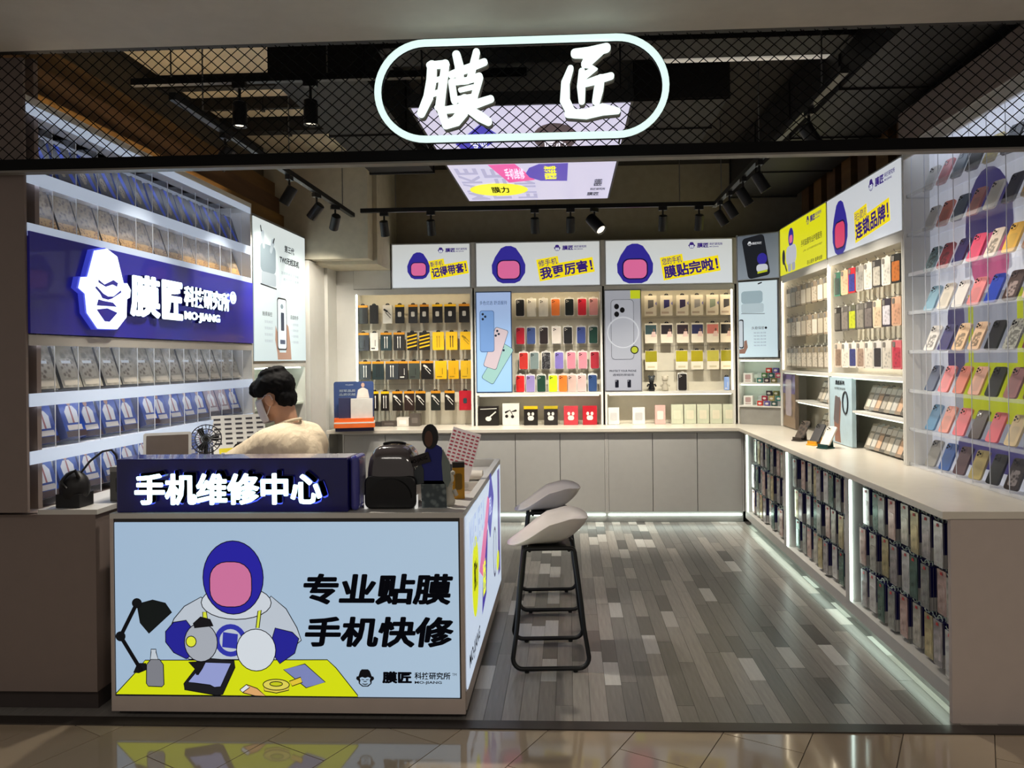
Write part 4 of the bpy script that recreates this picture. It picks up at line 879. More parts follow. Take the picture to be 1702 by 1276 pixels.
# headers
r = header(FR, 0, 1.262, 2.28, 2.735, 'bright yellow header sign on right wall', (226, 224, 20), (232, 230, 30), 1.0)
wordmark(r, .80, 2.63, .07, VIO, G((226, 224, 20), .8)); text(r, '手机贴膜专业护理服务', (.65, 2.47, 1.18, 2.525), G((52, 40, 40), .6), -.008, .01); text(r, '让每一台手机都有更好的保护', (.70, 2.42, 1.18, 2.437), G((90, 80, 30), .6), -.008, 0); text(r, '匠心服务 值得信赖', (.81, 2.30, 1.18, 2.335), G((52, 40, 40), .6), -.008, .01)
m = MB(); m.poly(ell(.36, 2.60, .08, .085), 0, BLP); m.poly(rrect(.31, 2.55, .41, 2.62, .03), -.0004, PNK); m.poly(rrect(.2, 2.36, .52, 2.53, .08), -.0002, G((206, 208, 216), .7)); m.poly(rrect(.26, 2.30, .36, 2.37, .02), -.0006, G((176, 178, 190), .7)); m.poly(rrect(.38, 2.30, .48, 2.37, .02), -.0006, G((176, 178, 190), .7)); m.poly(ell(.13, 2.45, .045, .07), -.0003, G((34, 28, 60), .5)); m.stroke([(.15, 2.4, .012), (.22, 2.32, .012)], -.001, -.0004, G((34, 28, 60), .5)); m.build('colour_patch', r, (0, -.008, 0))
r = header(FR, 1.282, RW, 2.28, 2.735, 'white header sign with yellow-backed slogan on right wall', (216, 220, 226), (206, 210, 214))
hood(r, 1.282 + .285, 2.475, .34, .38, -.008, BLP, G((226, 70, 110), .8), VLN); wordmark(r, 1.282 + .82, 2.62, .075, VIO, HB); slogan(r, '手机主人都放心的', '连锁品牌！', (1.282 + .58, 2.36, 1.282 + 1.12, 2.55), .10)

# clear cases hanging in the two bays
def hang_case(tint, w=.085, h=.17, d=.014, art=None):
    def b():
        s_ = MB(); s_.prism(rrect(-w / 2, 0, w / 2, h, .014, 3), -d, 0, tint)
        e = MB(); e.prism(rrect(-w / 2 + .01, .012, w / 2 - .01, h - .045, .008, 2), -d - .001, -d, art if art else D((212, 204, 188), .3))
        c = MB(); c.prism(rrect(-w / 2 + .008, h - .042, -w / 2 + .038, h - .008, .007, 2), -d - .0025, -d, D((120, 116, 110), .25))
        hk = MB(); hk.tube([(0, .2, h + .012), (0, -d, h + .012), (0, -d - .012, h + .03)], .0022, STEEL, 6); hk.prism(ell(0, h, .012, .016, 8, 0, PI), -d * .6, -d * .5, D((220, 216, 206), .3))
        return [('shell', s_), ('insert_card', e), ('camera_cutout', c), ('peg_hook', hk)]
    return b
IV1 = D((150, 138, 118), .22, noise=.1, scale=30); 
SP1 = SPARKLE((196, 184, 164), (136, 124, 106), 45)
for ri, z in enumerate((1.985, 1.715, 1.44)):
    for k in range(8):
        cn, t, a = (('ivory', IV1, None), ('clear', D((120, 112, 98), .2), D((186, 176, 156), .3)), ('pale sand', D((150, 132, 110), .25), SP1))[(k + ri) % 3]
        if ri == 2: cn, t, a = 'glittery clear', D((128, 118, 102), .25), SPARKLE((200, 190, 174), (130, 120, 108), 50)
        inst(('rc', cn), hang_case(t, .105, .175, .018, a), 'hanging_case', '%s case, %s from corner, %s row, far right bay' % (cn, ORD[k], RN[ri]), 'phone case', FR.p(.125 + k * .145, .05, z), FR.rz + .12, 'cases in the far right bay')
R2 = [[('green-edged', (60, 110, 90), (40, 60, 56)), ('tan clear', (206, 176, 140), (190, 160, 130)), ('red and blue striped', (190, 44, 50), (50, 54, 130)), ('frosted grey', (170, 164, 154), (150, 146, 138)), ('slim clear', (212, 206, 194), (200, 192, 178)), ('black-edged clear', (60, 58, 56), (170, 164, 152)), ('white with black camera', (220, 214, 204), (206, 200, 190)), ('black with orange and green', (44, 44, 42), (190, 110, 50))],
      [('black buckled', (40, 38, 38), (70, 66, 62)), ('smoky grey', (90, 86, 82), (120, 112, 104)), ('smoke with lime print', (84, 84, 70), (170, 176, 40)), ('smoke clear', (96, 92, 86), (130, 124, 112)), ('dark smoke', (76, 72, 70), (110, 102, 98)), ('cream', (214, 196, 170), (206, 180, 150)), ('black and white speckled', (60, 56, 66), (206, 200, 206)), ('peach', (216, 176, 146), (210, 160, 130))],
      [('brown dotted', (190, 172, 156), (120, 96, 80)), ('pearl', (220, 212, 200), (206, 198, 186)), ('pearl with navy and yellow print', (206, 196, 186), (50, 56, 110)), ('marble', (206, 190, 176), (150, 126, 110)), ('plain clear', (216, 210, 198), (208, 200, 186)), ('clear with black doodle', (210, 206, 200), (50, 48, 52)), ('milky', (220, 214, 202), (212, 204, 190)), ('rose red', (210, 110, 116), (196, 60, 80))]]
for ri, z in enumerate((1.99, 1.725, 1.455)):
    for k, (cn, c1, c2) in enumerate(R2[ri]):
        inst(('rd', ri, k), hang_case(D(c1, .25), .105, .18, .018, SPARKLE(c2, [int(v * .8) for v in c2], 40)), 'hanging_case', '%s case, %s from back, %s row, near right bay' % (cn, ORD[k], RN[ri]), 'phone case', FR.p(1.385 + k * .145, .05, z), FR.rz + .12, 'cases in the near right bay')
# low shelves: posters and leaning clear packs
r = thing('slim_poster', 'slim violet-brown phone poster low on right wall by the corner', 'poster', FR.p(0, 0, 0), FR.rz)
MB().box(.03, .41, .0, .03, .89, 1.38, D((110, 96, 84), .4)).build('board', r); m = MB(); m.poly([(.035, 1.2), (.405, 1.2), (.405, 1.375), (.035, 1.375)], -.001, SPARKLE((110, 96, 150), (60, 50, 90), 12)); m.poly([(.035, .895), (.405, .895), (.405, 1.2), (.035, 1.2)], -.001, SPARKLE((140, 118, 96), (90, 74, 66), 10)); m.poly(rrect(.12, 1.0, .3, 1.33, .03), -.002, D((170, 160, 170), .4)); m.build('picture_print', r)
r = thing('slim_poster', 'pale blue poster of a raised arm low on right wall', 'poster', FR.p(0, 0, 0), FR.rz)
MB().box(1.29, 1.74, .0, .03, .89, 1.38, D((176, 200, 212), .4)).build('board', r); m = MB(); m.poly([(1.40, .90), (1.52, .90), (1.50, 1.0), (1.53, 1.2), (1.50, 1.24), (1.40, 1.16), (1.38, 1.05)], -.001, D((140, 96, 80), .5)); m.poly(rotp(rrect(1.39, 1.04, 1.5, 1.24, .02), -.2, (1.44, 1.14)), -.0015, D((96, 84, 88), .4)); m.tube([(1.62 + .05 * math.cos(2 * PI * k / 16), -.003, 1.2 + .08 * math.sin(2 * PI * k / 16)) for k in range(16)], .006, D((40, 44, 50), .4), 6, True); m.build('picture_print', r)
text(r, '质感系列', (1.42, 1.325, 1.6, 1.36), INK, -.002, .02); text(r, '轻薄防摔磁吸', (1.40, 1.29, 1.62, 1.308), INK, -.002, 0)
PKC = D((206, 206, 196), .2, noise=.1, scale=20)
def clear_pack(c1, c2):
    def b():
        m = MB(); m.prism(rrect(-.05, 0, .05, .18, .01, 2), -.016, 0, c1); p = MB(); p.poly(rrect(-.035, .02, .035, .11, .008, 2), -.017, c2); p.poly([(-.04, .125), (.04, .125), (.04, .165), (-.04, .165)], -.017, D((188, 184, 176), .3)); t = MB(); t.prism(ell(0, .18, .016, .014, 8, 0, PI), -.01, -.006, c1)
        return [('sleeve', m), ('insert_card', p), ('hang_tab', t)]
    return b
CPC = [('ivory', (150, 142, 128), (204, 194, 178)), ('smoky', (104, 100, 94), (176, 168, 156)), ('peach', (150, 134, 118), (206, 170, 140)), ('misty', (140, 140, 134), (196, 192, 184))]
for (x0, n, zz, where) in ((.86, 5, 1.157, 'upper low shelf by the slim poster'), (.86, 5, .889, 'worktop niche by the slim poster'), (1.86, 8, 1.157, 'upper low shelf at near right'), (1.86, 8, .889, 'worktop niche at near right')):
    for k in range(n):
        cn, c1, c2 = CPC[(k * 3 + n) % 4]
        inst(('cp', cn), clear_pack(D(c1, .2, noise=.1), D(c2, .35)), 'clear_pack', '%s clear pack, %s from the back, %s' % (cn, ORD[k], where), 'pack', FR.p(x0 + k * .082, .075, zz + .006), FR.rz + .18, 'clear packs leaning on the low right shelves', -.42)
# phones on small stands on the worktop
for k, (x, y, c, sc, what) in enumerate(((1.775, 5.90, SPARKLE((84, 72, 62), (50, 44, 40), 30), (60, 52, 46), 'brown patterned phone case propped on dark stand on right worktop'), (1.80, 5.62, D((34, 30, 30), .3), (220, 160, 30), 'dark phone case propped on yellow stand on right worktop'), (1.81, 5.42, D((216, 206, 196), .3), (24, 66, 62), 'pale phone case with dark camera on green stand, right worktop'))):
    inst(('prop', k), phone_case(c, (20, 20, 22), .078, .155, .012), 'phone_case', what, 'phone case', (x, y, .905), -PI / 2 + .55, None, -.62)
    def stand(cc=D(sc, .4)):
        m = MB(); m.slab(rrect(-.045, -.05, .045, .06, .02), 0, .008, cc); l = MB(); l.box(-.04, .04, -.03, -.02, .008, .03, cc); s_ = MB(); s_.prism([(-.03, .008), (.03, .008), (.02, .10), (-.02, .10)], .045, .052, cc)
        return [('base', m), ('front_lip', l), ('back_rest', s_)]
    inst(('pst', k), stand, 'phone_stand', '%s phone stand on the right worktop' % ('dark brown', 'yellow', 'dark green')[k], 'stand', (x, y, .887), -PI / 2 + .55)

# ================================================================== PHONE CASE WALL (near right)
r = thing('case_wall', 'backlit acrylic display wall of phone cases at right front', 'display unit', FR.p(RW + .02, 0, 0), FR.rz)
DWL = 1.36
MB().box(0, DWL, .15, .2, .887, 2.77, G((206, 210, 222), .36, .9)).build('back_panel', r)
MB().box(-.015, .0, -.002, .2, .887, 2.77, WHITE).build('side_panel', r); MB().box(-.015, DWL, .0, .2, 2.77, 2.785, WHITE).build('top_panel', r); MB().box(-.015, DWL, .0, .012, 2.70, 2.77, WHITE2).build('front_fascia', r)
m = MB()
m.poly(ell(.62, 2.2, .22, .30, 24), 0, G((58, 50, 110), .5)); m.poly(rrect(.46, 1.90, .80, 2.16, .1), -.0004, G((206, 92, 140), .5)); m.build('colour_patch', r, (0, .148, 0))
m = MB(); m.poly(rrect(.28, 1.05, 1.16, 1.86, .2), 0, G((168, 172, 186), .45)); m.poly(rrect(.2, 1.42, .38, 1.84, .08), -.0004, G((58, 50, 110), .5)); m.poly(rrect(1.0, 1.35, 1.2, 1.8, .08), -.0004, G((58, 50, 110), .5)); m.poly(rrect(.36, 1.2, .98, 1.5, .05), -.0008, G((196, 206, 20), .5)); m.poly([(.42, 1.5), (.47, 1.5), (.47, 1.86), (.42, 1.86)], -.0008, G((196, 206, 20), .5)); m.poly([(.86, 1.5), (.91, 1.5), (.91, 1.86), (.86, 1.86)], -.0008, G((196, 206, 20), .5)); m.poly(rrect(.3, .95, .96, 1.1, .06), -.0006, G((58, 50, 120), .5)); m.build('colour_patch', r, (0, .148, 0))
CZ = [2.475, 2.245, 2.01, 1.785, 1.555, 1.325, 1.10, .893]
me_sh = MB(); me_sh.box(0, DWL, .02, .15, -.004, 0, CLEAR((236, 240, 250), .8, .05)); me_sh.box(0, DWL, .014, .02, -.004, .016, CLEAR((240, 244, 250), .82, .05)); me_sh = me_sh.mesh('acrylic_shelf')
for z in CZ: o = bpy.data.objects.new('acrylic_shelf', me_sh); COL.objects.link(o); o.parent = r; o.location = (0, 0, z)
me_dv = MB(); me_dv.box(-.0015, .0015, .02, .15, .9, 2.76, CLEAR((236, 240, 250), .96, .05)); me_dv.box(-.0013, .0013, .017, .02, .9, 2.76, D((206, 210, 220), .25)); me_dv = me_dv.mesh('acrylic_divider')
for k in range(0, 9): o = bpy.data.objects.new('acrylic_divider', me_dv); COL.objects.link(o); o.parent = r; o.location = (.06 + k * .158, 0, 0)
MB().box(.03, DWL - .03, .02, .035, 2.757, 2.768, G((225, 236, 255), 5.0, 1.0)).build('light_tube', r)
CASES = [[('pale grey', (196, 196, 192)), ('dusty pink', (206, 128, 132)), ('slate', (86, 98, 108)), ('black', (34, 34, 38)), ('gold', (196, 178, 110)), ('jet black', (28, 28, 30)), ('charcoal', (44, 44, 48)), ('grey', (110, 110, 112))],
 [('pearl', (206, 204, 196)), ('coral', (226, 140, 120)), ('steel blue', (110, 126, 140)), ('blush', (216, 150, 140)), ('cream', (220, 214, 200)), ('midnight blue', (44, 46, 66)), ('sand', (216, 186, 132)), ('black', (30, 30, 34))],
 [('teal glitter', (120, 156, 160)), ('red and black', (150, 50, 60)), ('navy', (44, 42, 90)), ('rose red', (214, 80, 110)), ('ivory printed', (216, 200, 184)), ('yellow', (234, 184, 80)), ('tan', (180, 132, 104)), ('brown', (140, 100, 80))],
 [('sky blue', (120, 160, 180)), ('white with dark camera', (214, 204, 188)), ('white', (226, 222, 216)), ('salmon', (226, 140, 140)), ('royal blue', (40, 66, 170)), ('black floral', (64, 44, 40)), ('pale pink', (220, 186, 172)), ('beige', (206, 180, 160))],
 [('white speckled', (222, 216, 208)), ('plain navy', (60, 56, 110)), ('peach floral', (232, 196, 156)), ('cream floral', (236, 200, 166)), ('black diamond', (38, 38, 42)), ('silver glitter', (170, 170, 160)), ('plum', (110, 56, 76)), ('violet', (90, 70, 110))],
 [('denim blue', (70, 84, 110)), ('pink', (230, 130, 136)), ('terracotta', (206, 116, 100)), ('rose gold', (222, 170, 150)), ('olive black', (48, 50, 50)), ('mauve', (160, 116, 116)), ('bronze glitter', (104, 84, 70)), ('dark brown', (80, 66, 60))],
 [('ocean blue', (90, 136, 170)), ('light coral', (226, 150, 136)), ('bubblegum pink', (230, 120, 130)), ('dark bronze', (56, 44, 42)), ('strawberry pink', (228, 104, 120)), ('champagne', (214, 190, 146)), ('black and white marbled', (70, 70, 74)), ('graphite', (50, 50, 54))],
 [('smoky clear', (140, 138, 132)), ('cobalt blue', (60, 96, 160)), ('purple brown', (92, 70, 76)), ('khaki', (176, 160, 104)), ('glossy black', (18, 22, 24)), ('black with gold print', (48, 38, 36)), ('indigo', (52, 66, 120)), ('pale gold', (206, 184, 130))]]
ROWW = ['top', 'second', 'third', 'fourth', 'fifth', 'sixth', 'seventh', 'bottom']
for ri, z in enumerate(CZ):
    for k, (cn, c) in enumerate(CASES[ri]):
        special = any(s_ in cn for s_ in ('glitter', 'floral', 'printed', 'speckled', 'marbled', 'print', 'red and'))
        dark = sum(c) < 240
        c2 = tuple(min(255, v + 90) for v in c) if dark else tuple(int(v * .62) for v in c)
        shellm = SPARKLE(c, c2, 70) if ('glitter' in cn or 'marbled' in cn) else D(c, .3)
        art = SPARKLE(c2, c, 55) if special else (D(tuple(int(v * .86 + 14) for v in c), .3) if k % 2 else None)
        inst(('cw', ri, k), phone_case(shellm, (22, 22, 24), .08, .158, .012, art), 'phone_case', '%s phone case, %s from back, %s row of acrylic wall' % (cn, ORD[k], ROWW[ri]), 'phone case', FR.p(RW + .02 + .135 + k * .158, .075, z + .008), FR.rz + .2 + rng.uniform(-.06, .06), 'phone cases on the acrylic wall', -.44)
# ================================================================== RIGHT COUNTER WITH HANGING PACKS
FQ = Frame(1.6, 6.95, -PI / 2)                                   # front of the right counter; x runs towards the shop front
QL = 3.70
r = thing('right_counter', 'long white open counter with lit bays along right wall', 'counter', FQ.p(0, 0, 0), FQ.rz)
MB().box(0, QL, .30, .34, .1, .852, D((176, 178, 176), .5)).build('back_panel', r)
MB().box(0, QL, .02, .34, .10, .13, WHITE2).build('bottom_panel', r)
MB().box(0, QL, .0, .02, .07, .135, WHITE2).build('bottom_rail', r); MB().box(0, QL, .0, .02, .838, .852, WHITE2).build('top_rail', r)
MB().box(0, QL, .05, .34, .0, .09, D((150, 148, 144), .5)).build('plinth', r)
MB().box(.02, QL - .02, .025, .045, .086, .098, G((226, 250, 236), 9.0, 1.0)).build('light_tube', r)
DV = [(-.01, .05), (1.235, 1.30), (2.49, 2.555)]
for a, b in DV:
    MB().box(a, b, -.002, .30, .13, .85, WHITE2).build('upright', r); MB().box(b, b + .009, .0, .012, .14, .83, G((226, 250, 240), 6.0, 1.0)).build('light_tube', r)
m = MB().box(QL, QL + .025, -.01, .72, .0, .852, D((190, 176, 168), .55, noise=.02)); m.build('end_panel', r)
PKN = [('mica', (150, 148, 140)), ('pewter', (120, 122, 118)), ('frost', (190, 188, 180)), ('khaki', (150, 140, 108)), ('rosy', (160, 136, 130)), ('bottle green', (70, 92, 84)), ('ash', (136, 132, 132))]
def bag(c, deep):
    d = .04 if not deep else .08
    def b():
        m = MB(); m.box(-.037, .037, -.004, 0, 0, .2, D([min(255, int(v * 1.25)) for v in c], .22, .35, noise=.45, scale=16, spec=.7)); f = MB(); f.prism(rrect(-.028, .025, .028, .135, .008, 2), -.0055, -.004, D([min(255, int(v * 1.4)) for v in c], .15, .5, noise=.5, scale=22, spec=.8))
        s_ = MB(); s_.box(-.037, .0375, 0, d, .06, .2, NAVY); w_ = MB(); w_.box(-.037, .0375, 0, d, .0, .06, D((206, 204, 200), .4)); q = MB()
        n = 3 if not deep else 6
        for k in range(n): q.box(.0375, .0382, d * (k + .2) / n, d * (k + .35) / n, 0.004, .196, D((120, 118, 122), .4))
        t = MB(); t.poly([(-.012, .178), (.012, .178), (.008, .192), (-.008, .192)], -.0062, D((200, 60, 60), .4))
        hk = MB(); hk.tube([(0, .12, .212), (0, -.012, .212), (0, -.02, .226)], .0022, D((214, 230, 220), .3), 6)
        [hk.tube([(.02 * math.cos(2 * PI * k / 10), yy, .208 + .014 * math.sin(2 * PI * k / 10)) for k in range(10)], .0022, D((220, 236, 226), .3), 4, True) for yy in (.008, .024)]
        return [('front_film', m), ('film_window', f), ('navy_spine', s_), ('white_foot', w_), ('sheet_edges', q, False, 2), ('red_mark', t), ('peg_hook', hk)]
    return b
BN = ['far', 'middle', 'near']
BX = [(.10, 1.22), (1.37, 2.47), (2.62, 3.68)]
for bi, (a, b) in enumerate(BX):
    n = 9
    for ri, z in enumerate((.60, .375, .15)):
        for k in range(n):
            cn, c = PKN[(k * 3 + ri * 2 + bi) % 7]; deep = (k + ri + bi) % 3 == 0
            inst(('bag', cn, deep), bag(c, deep), 'film_pack', '%s film pack, %s from back, %s row, %s counter bay' % (cn, ORD[k], ('top', 'middle', 'bottom')[ri], BN[bi]), 'pack', FQ.p(a + .05 + (b - a - .1) * k / (n - 1), .03 + rng.uniform(0, .03) - (.0), z + rng.uniform(-.006, .006)), FQ.rz + .04, 'film packs hanging in the right counter')
    for ri, z in enumerate((.60, .375, .15)):
        MB().box(a - .04, b + .01, .13, .14, z + .207, z + .219, BLACK).build('hook_rail', r)

# ================================================================== SERVICE COUNTER
r = thing('service_counter', 'white L-shaped service counter with lit poster fronts', 'counter', (0, 0, 0))
CT = D((186, 172, 164), .4, noise=.02)
MB().box(-2.008, -.462, 3.215, 3.62, .03, .87, CT).build('front_body', r); MB().box(-.86, -.462, 3.62, 4.90, .03, .80, CT).build('side_body', r)
MB().box(-2.008, -.462, 3.25, 3.6, .0, .03, D((56, 50, 48), .6)).build('plinth', r)
MB().box(-2.012, -.457, 3.20, 3.64, .87, .893, WHITE2).build('worktop', r)
MB().box(-.49, -.457, 3.64, 4.92, .80, .893, WHITE2).build('side_rim', r); MB().box(-.86, -.49, 4.885, 4.92, .80, .893, WHITE2).build('side_rim', r); MB().box(-.86, -.835, 3.64, 4.885, .80, .893, WHITE2).build('side_rim', r)
MB().box(-2.012, -1.996, 3.2, 3.215, .03, .87, CT).build('frame_edge', r); MB().box(-.474, -.458, 3.2, 3.215, .03, .87, CT).build('frame_edge', r); MB().box(-1.996, -.474, 3.2, 3.215, .03, .095, CT).build('frame_edge', r)
MB().box(-1.996, -.474, 3.203, 3.215, .095, .87, D((52, 48, 46), .4)).build('frame_inner', r)
MB().box(-.462, -.457, 3.24, 4.90, .03, .11, CT).build('frame_edge', r)
for xx in (4.88,): MB().box(-.462, -.457, xx, 4.90, .11, .87, CT).build('frame_edge', r)

# lit front poster (a thing that slides out of its frame)
r = thing('counter_light_box', 'pale blue lit poster of a repair bench on counter front', 'light box', (-1.989, 3.2, .102))
PW_, PH_ = 1.508, .752
MB().box(0, PW_, -.003, .003, 0, PH_, G((166, 192, 218), .80, .4, (176, 200, 222), 0, 0, PW_)).build('diffuser', r)
kx, kz = PW_ / 1612., PH_ / 830.
def A(a, b): return ((a - 20) * kx, (868 - b) * kz)
def AP(pts): return [A(*p) for p in pts]
def ink_poly(name, pts, fill, layer, line=True, par=None, lw=5):
    P_ = AP(pts); y = -.0035 - layer * .0004; m = MB()
    if line:
        cx = sum(p[0] for p in P_) / len(P_); cz = sum(p[1] for p in P_) / len(P_)
        m.tube([(p[0], 0, p[1]) for p in P_], .0019, INKP, 4, True); m.v = [(v[0], v[1] * .06, v[2]) for v in m.v]
    m.poly(P_, 0, fill); return m.build(name, par or r, (0, y, 0))
INKP = G((14, 14, 20), .5); G1 = lambda c, s=.85: G(c, s, .3)
ink_poly('bench_print', [(20, 860), (120, 752), (160, 700), (1020, 692), (1060, 730), (1160, 860), (1160, 868), (20, 866)], G1((216, 226, 20)), 1)
# plain stand-in figure: blue hood with blank pink oval, grey smock and blue sleeves
sm = [(300, 500), (350, 440), (430, 395), (500, 470), (690, 470), (760, 390), (830, 450), (880, 540), (900, 600), (830, 660), (780, 694), (370, 694), (300, 640), (262, 590)]
fig = ink_poly('figure_print', sm, G1((190, 200, 212)), 2)
ink_poly('sleeve_print', [A_ for A_ in [(262, 560), (300, 515), (360, 505), (400, 560), (400, 660), (360, 690), (300, 660), (262, 610)]], G1((36, 36, 150)), 3, True, fig)
ink_poly('sleeve_print', [(780, 540), (860, 560), (890, 590), (870, 660), (800, 710), (750, 640)], G1((36, 36, 150)), 3, True, fig)
def ellz(cx, cz, rx, rz, n=24): return [(cx + rx * math.cos(2 * PI * k / n), cz + rz * math.sin(2 * PI * k / n)) for k in range(n)]
ink_poly('collar_print', ellz(598, 420, 165, 80), G1((206, 214, 224)), 4, True, fig)
ink_poly('hood_print', ellz(585, 300, 142, 175, 32), G1((40, 36, 160)), 5, True, fig)
ink_poly('face_print', rrect(475, 225, 672, 440, 80, 5), G1((206, 116, 160)), 6, True, fig)
ink_poly('badge_print', ellz(570, 600, 75, 78), G1((48, 54, 170)), 4, False, fig); ink_poly('badge_print', ellz(570, 600, 52, 54), G1((190, 200, 212)), 5, False, fig); ink_poly('badge_print', [(535, 560), (605, 570), (600, 640), (530, 632)], G1((48, 54, 170)), 6, False, fig)
for q in ([(440, 465), (458, 465), (462, 500), (440, 500)], [(700, 460), (716, 455), (705, 540), (690, 540)]): ink_poly('strap_print', q, G1((216, 226, 60)), 5, True, fig)
ink_poly('glove_print', ellz(430, 610, 78, 92), G1((168, 174, 184)), 7, True, fig); ink_poly('glove_print', ellz(690, 645, 92, 100), G1((214, 222, 230)), 7, True, fig)
ink_poly('glove_button_print', ellz(384, 606, 24, 26, 16), G1((226, 232, 60)), 8, True, fig); ink_poly('tool_print', [(395, 520), (430, 488), (475, 500), (490, 530), (400, 540)], G1((24, 24, 30), .6), 8, True, fig); ink_poly('tool_print', [(370, 705), (455, 700), (435, 735), (415, 765), (408, 765), (400, 735)], G1((24, 24, 30), .6), 8, True, fig)
ink_poly('phone_print', [(345, 810), (430, 700), (470, 688), (585, 698), (588, 730), (528, 860), (500, 864), (348, 838)], G1((34, 34, 40), .6), 9); ink_poly('phone_screen_print', [(365, 800), (445, 706), (570, 710), (520, 822), (490, 826), (470, 815), (400, 806)], G1((150, 160, 214)), 10)
ink_poly('lamp_print', [(125, 430), (200, 410), (260, 425), (290, 468), (180, 570), (140, 520)], G1((20, 26, 26), .6), 4)
for st in ([(125, 425), (45, 585)], [(45, 585), (140, 745)]):
    m = MB(); m.stroke([A(*p) + (.0085,) for p in st], -.001, 0, INKP); m.build('lamp_arm_print', r, (0, -.0045, 0))
for c_ in ((125, 425), (45, 585)): ink_poly('lamp_joint_print', ellz(c_[0], c_[1], 22, 22, 16), G1((20, 22, 26), .6), 5)
ink_poly('lamp_foot_print', [(105, 760), (125, 715), (165, 715), (165, 745), (130, 760)], G1((20, 22, 26), .6), 3)
ink_poly('bottle_print', [(168, 720), (188, 695), (230, 695), (248, 720), (250, 815), (240, 826), (175, 824), (166, 810)], G1((128, 130, 138)), 5); ink_poly('bottle_cap_print', [(186, 695), (190, 660), (190, 646), (214, 646), (214, 660), (224, 695)], G1((196, 206, 216)), 6)
ink_poly('sheet_print', [(815, 740), (915, 712), (1010, 798), (920, 826)], G1((126, 136, 190)), 3); ink_poly('tape_print', ellz(780, 812, 62, 26, 24) , G1((226, 214, 90)), 4); ink_poly('tape_print', [(720, 815), (840, 815), (838, 838), (780, 852), (724, 842)], G1((226, 206, 80)), 3); ink_poly('tape_hole_print', ellz(780, 808, 30, 11, 16), G1((200, 206, 30)), 5); ink_poly('tape_end_print', [(842, 795), (895, 775), (903, 800), (855, 818)], G1((230, 200, 60)), 5)
ink_poly('cable_print', [(610, 840), (640, 812), (690, 830), (730, 866), (680, 866), (625, 852)], G1((226, 170, 110)), 5); ink_poly('plug_print', [(610, 836), (640, 812), (655, 826), (622, 850)], G1((230, 232, 236)), 6)
for body, (a0, b0, a1, b1) in (('专业贴膜', (912, 430, 1612, 282)), ('手机快修', (916, 632, 1612, 486))):
    p0, p1 = A(a0, b0), A(a1, b1); text(r, body, (p0[0], p0[1], p1[0] - .004, p1[1]), INKP, -.0045, .034, shear=.12)
p0 = A(1155, 818); wh_ = 82 * kz; GP = G((172, 198, 222), .80)
emblem(r, p0[0], p0[1], wh_, INKP, GP, -.0045)
for body, (a0, b0, a1, b1), bo in (('膜匠', (1275, 802, 1412, 745), .05), ('科技研究所', (1425, 782, 1590, 748), .02), ('MO-JIANG', (1425, 806, 1550, 790), .02), ('TM', (1598, 764, 1618, 752), 0)):
    p0, p1 = A(a0, b0), A(a1, b1); text(r, body, (p0[0], p0[1], p1[0], p1[1]), INKP, -.0045, bo)

# lit side poster: faces the aisle (+X); its x runs into the shop
r = thing('side_light_box', 'lit side poster with coloured patches on service counter return', 'light box', (-.4568, 3.25, 0), PI / 2)
MB().box(0, 1.62, -.004, .002, .115, .862, G((196, 210, 228), .9, .4)).build('diffuser', r)
m = MB(); m.poly(ell(.30, .52, .12, .19, 20), 0, G1((226, 236, 20))); m.poly([(.55, .25), (.75, .30), (.85, .62), (.65, .60)], 0, G1((66, 50, 160))); m.poly([(.45, .50), (.62, .42), (.95, .76), (.85, .80)], -.0003, G1((226, 120, 170))); m.poly(rotp(rrect(.85, .60, 1.15, .84, .03), .75, (1.0, .72)), 0, G1((60, 60, 170))); m.poly(ell(1.22, .4, .10, .15, 16), 0, G1((50, 44, 80))); m.poly(ell(1.22, .4, .085, .13, 16), -.0003, G1((196, 210, 228))); m.poly([(1.42, .2), (1.55, .2), (1.55, .85), (1.42, .85)], 0, G1((86, 70, 150))); m.poly(ell(1.4, .3, .08, .06, 14), -.0003, G1((226, 236, 20))); m.build('colour_patch', r, (0, -.0045, 0))
text(r, '膜力', (.24, .46, .36, .6), INKP, -.0055, .03); text(r, '贴膜', (.60, .32, .72, .5), G1((226, 236, 20)), -.0055, .02); text(r, 'MAKE LIFE FUN', (.1, .66, .7, .82), G1((166, 180, 204)), -.0048, .02); text(r, 'MO-JIANG', (.06, .16, .45, .24), INKP, -.0048, .02); text(r, '匠心', (.94, .67, 1.06, .77), G1((210, 214, 236)), -.0055, .02)

# blue repair-centre sign box standing on the counter
r = thing('repair_sign', 'navy sign box with glowing repair centre characters on counter', 'sign', (-1.475, 3.215, .893))
SB = D((16, 14, 92), .14, noise=.05, coat=.5)
o = MB().box(-.515, .515, 0, .16, 0, .235, SB).build('sign_box', r); bevel(o, .006)
o = MB().box(.515, .555, .02, .16, 0, .24, D((70, 70, 150), .12, coat=.5)).build('end_cap', r); bevel(o, .02, 4)
text(r, '手机维修中心', (-.415, .038, .41, .175), G((225, 250, 255), 1.1, 1.0), -.026, .030, .006); text(r, '手机维修中心', (-.405, .042, .428, .188), D((14, 12, 50), .4), -.004, .032, .012, name='letter_return'); text(r, '手机维修中心', (-.418, .034, .43, .186), G((90, 110, 230), .8, 1.0), -.0015, .05, name='letter_glow_edge')

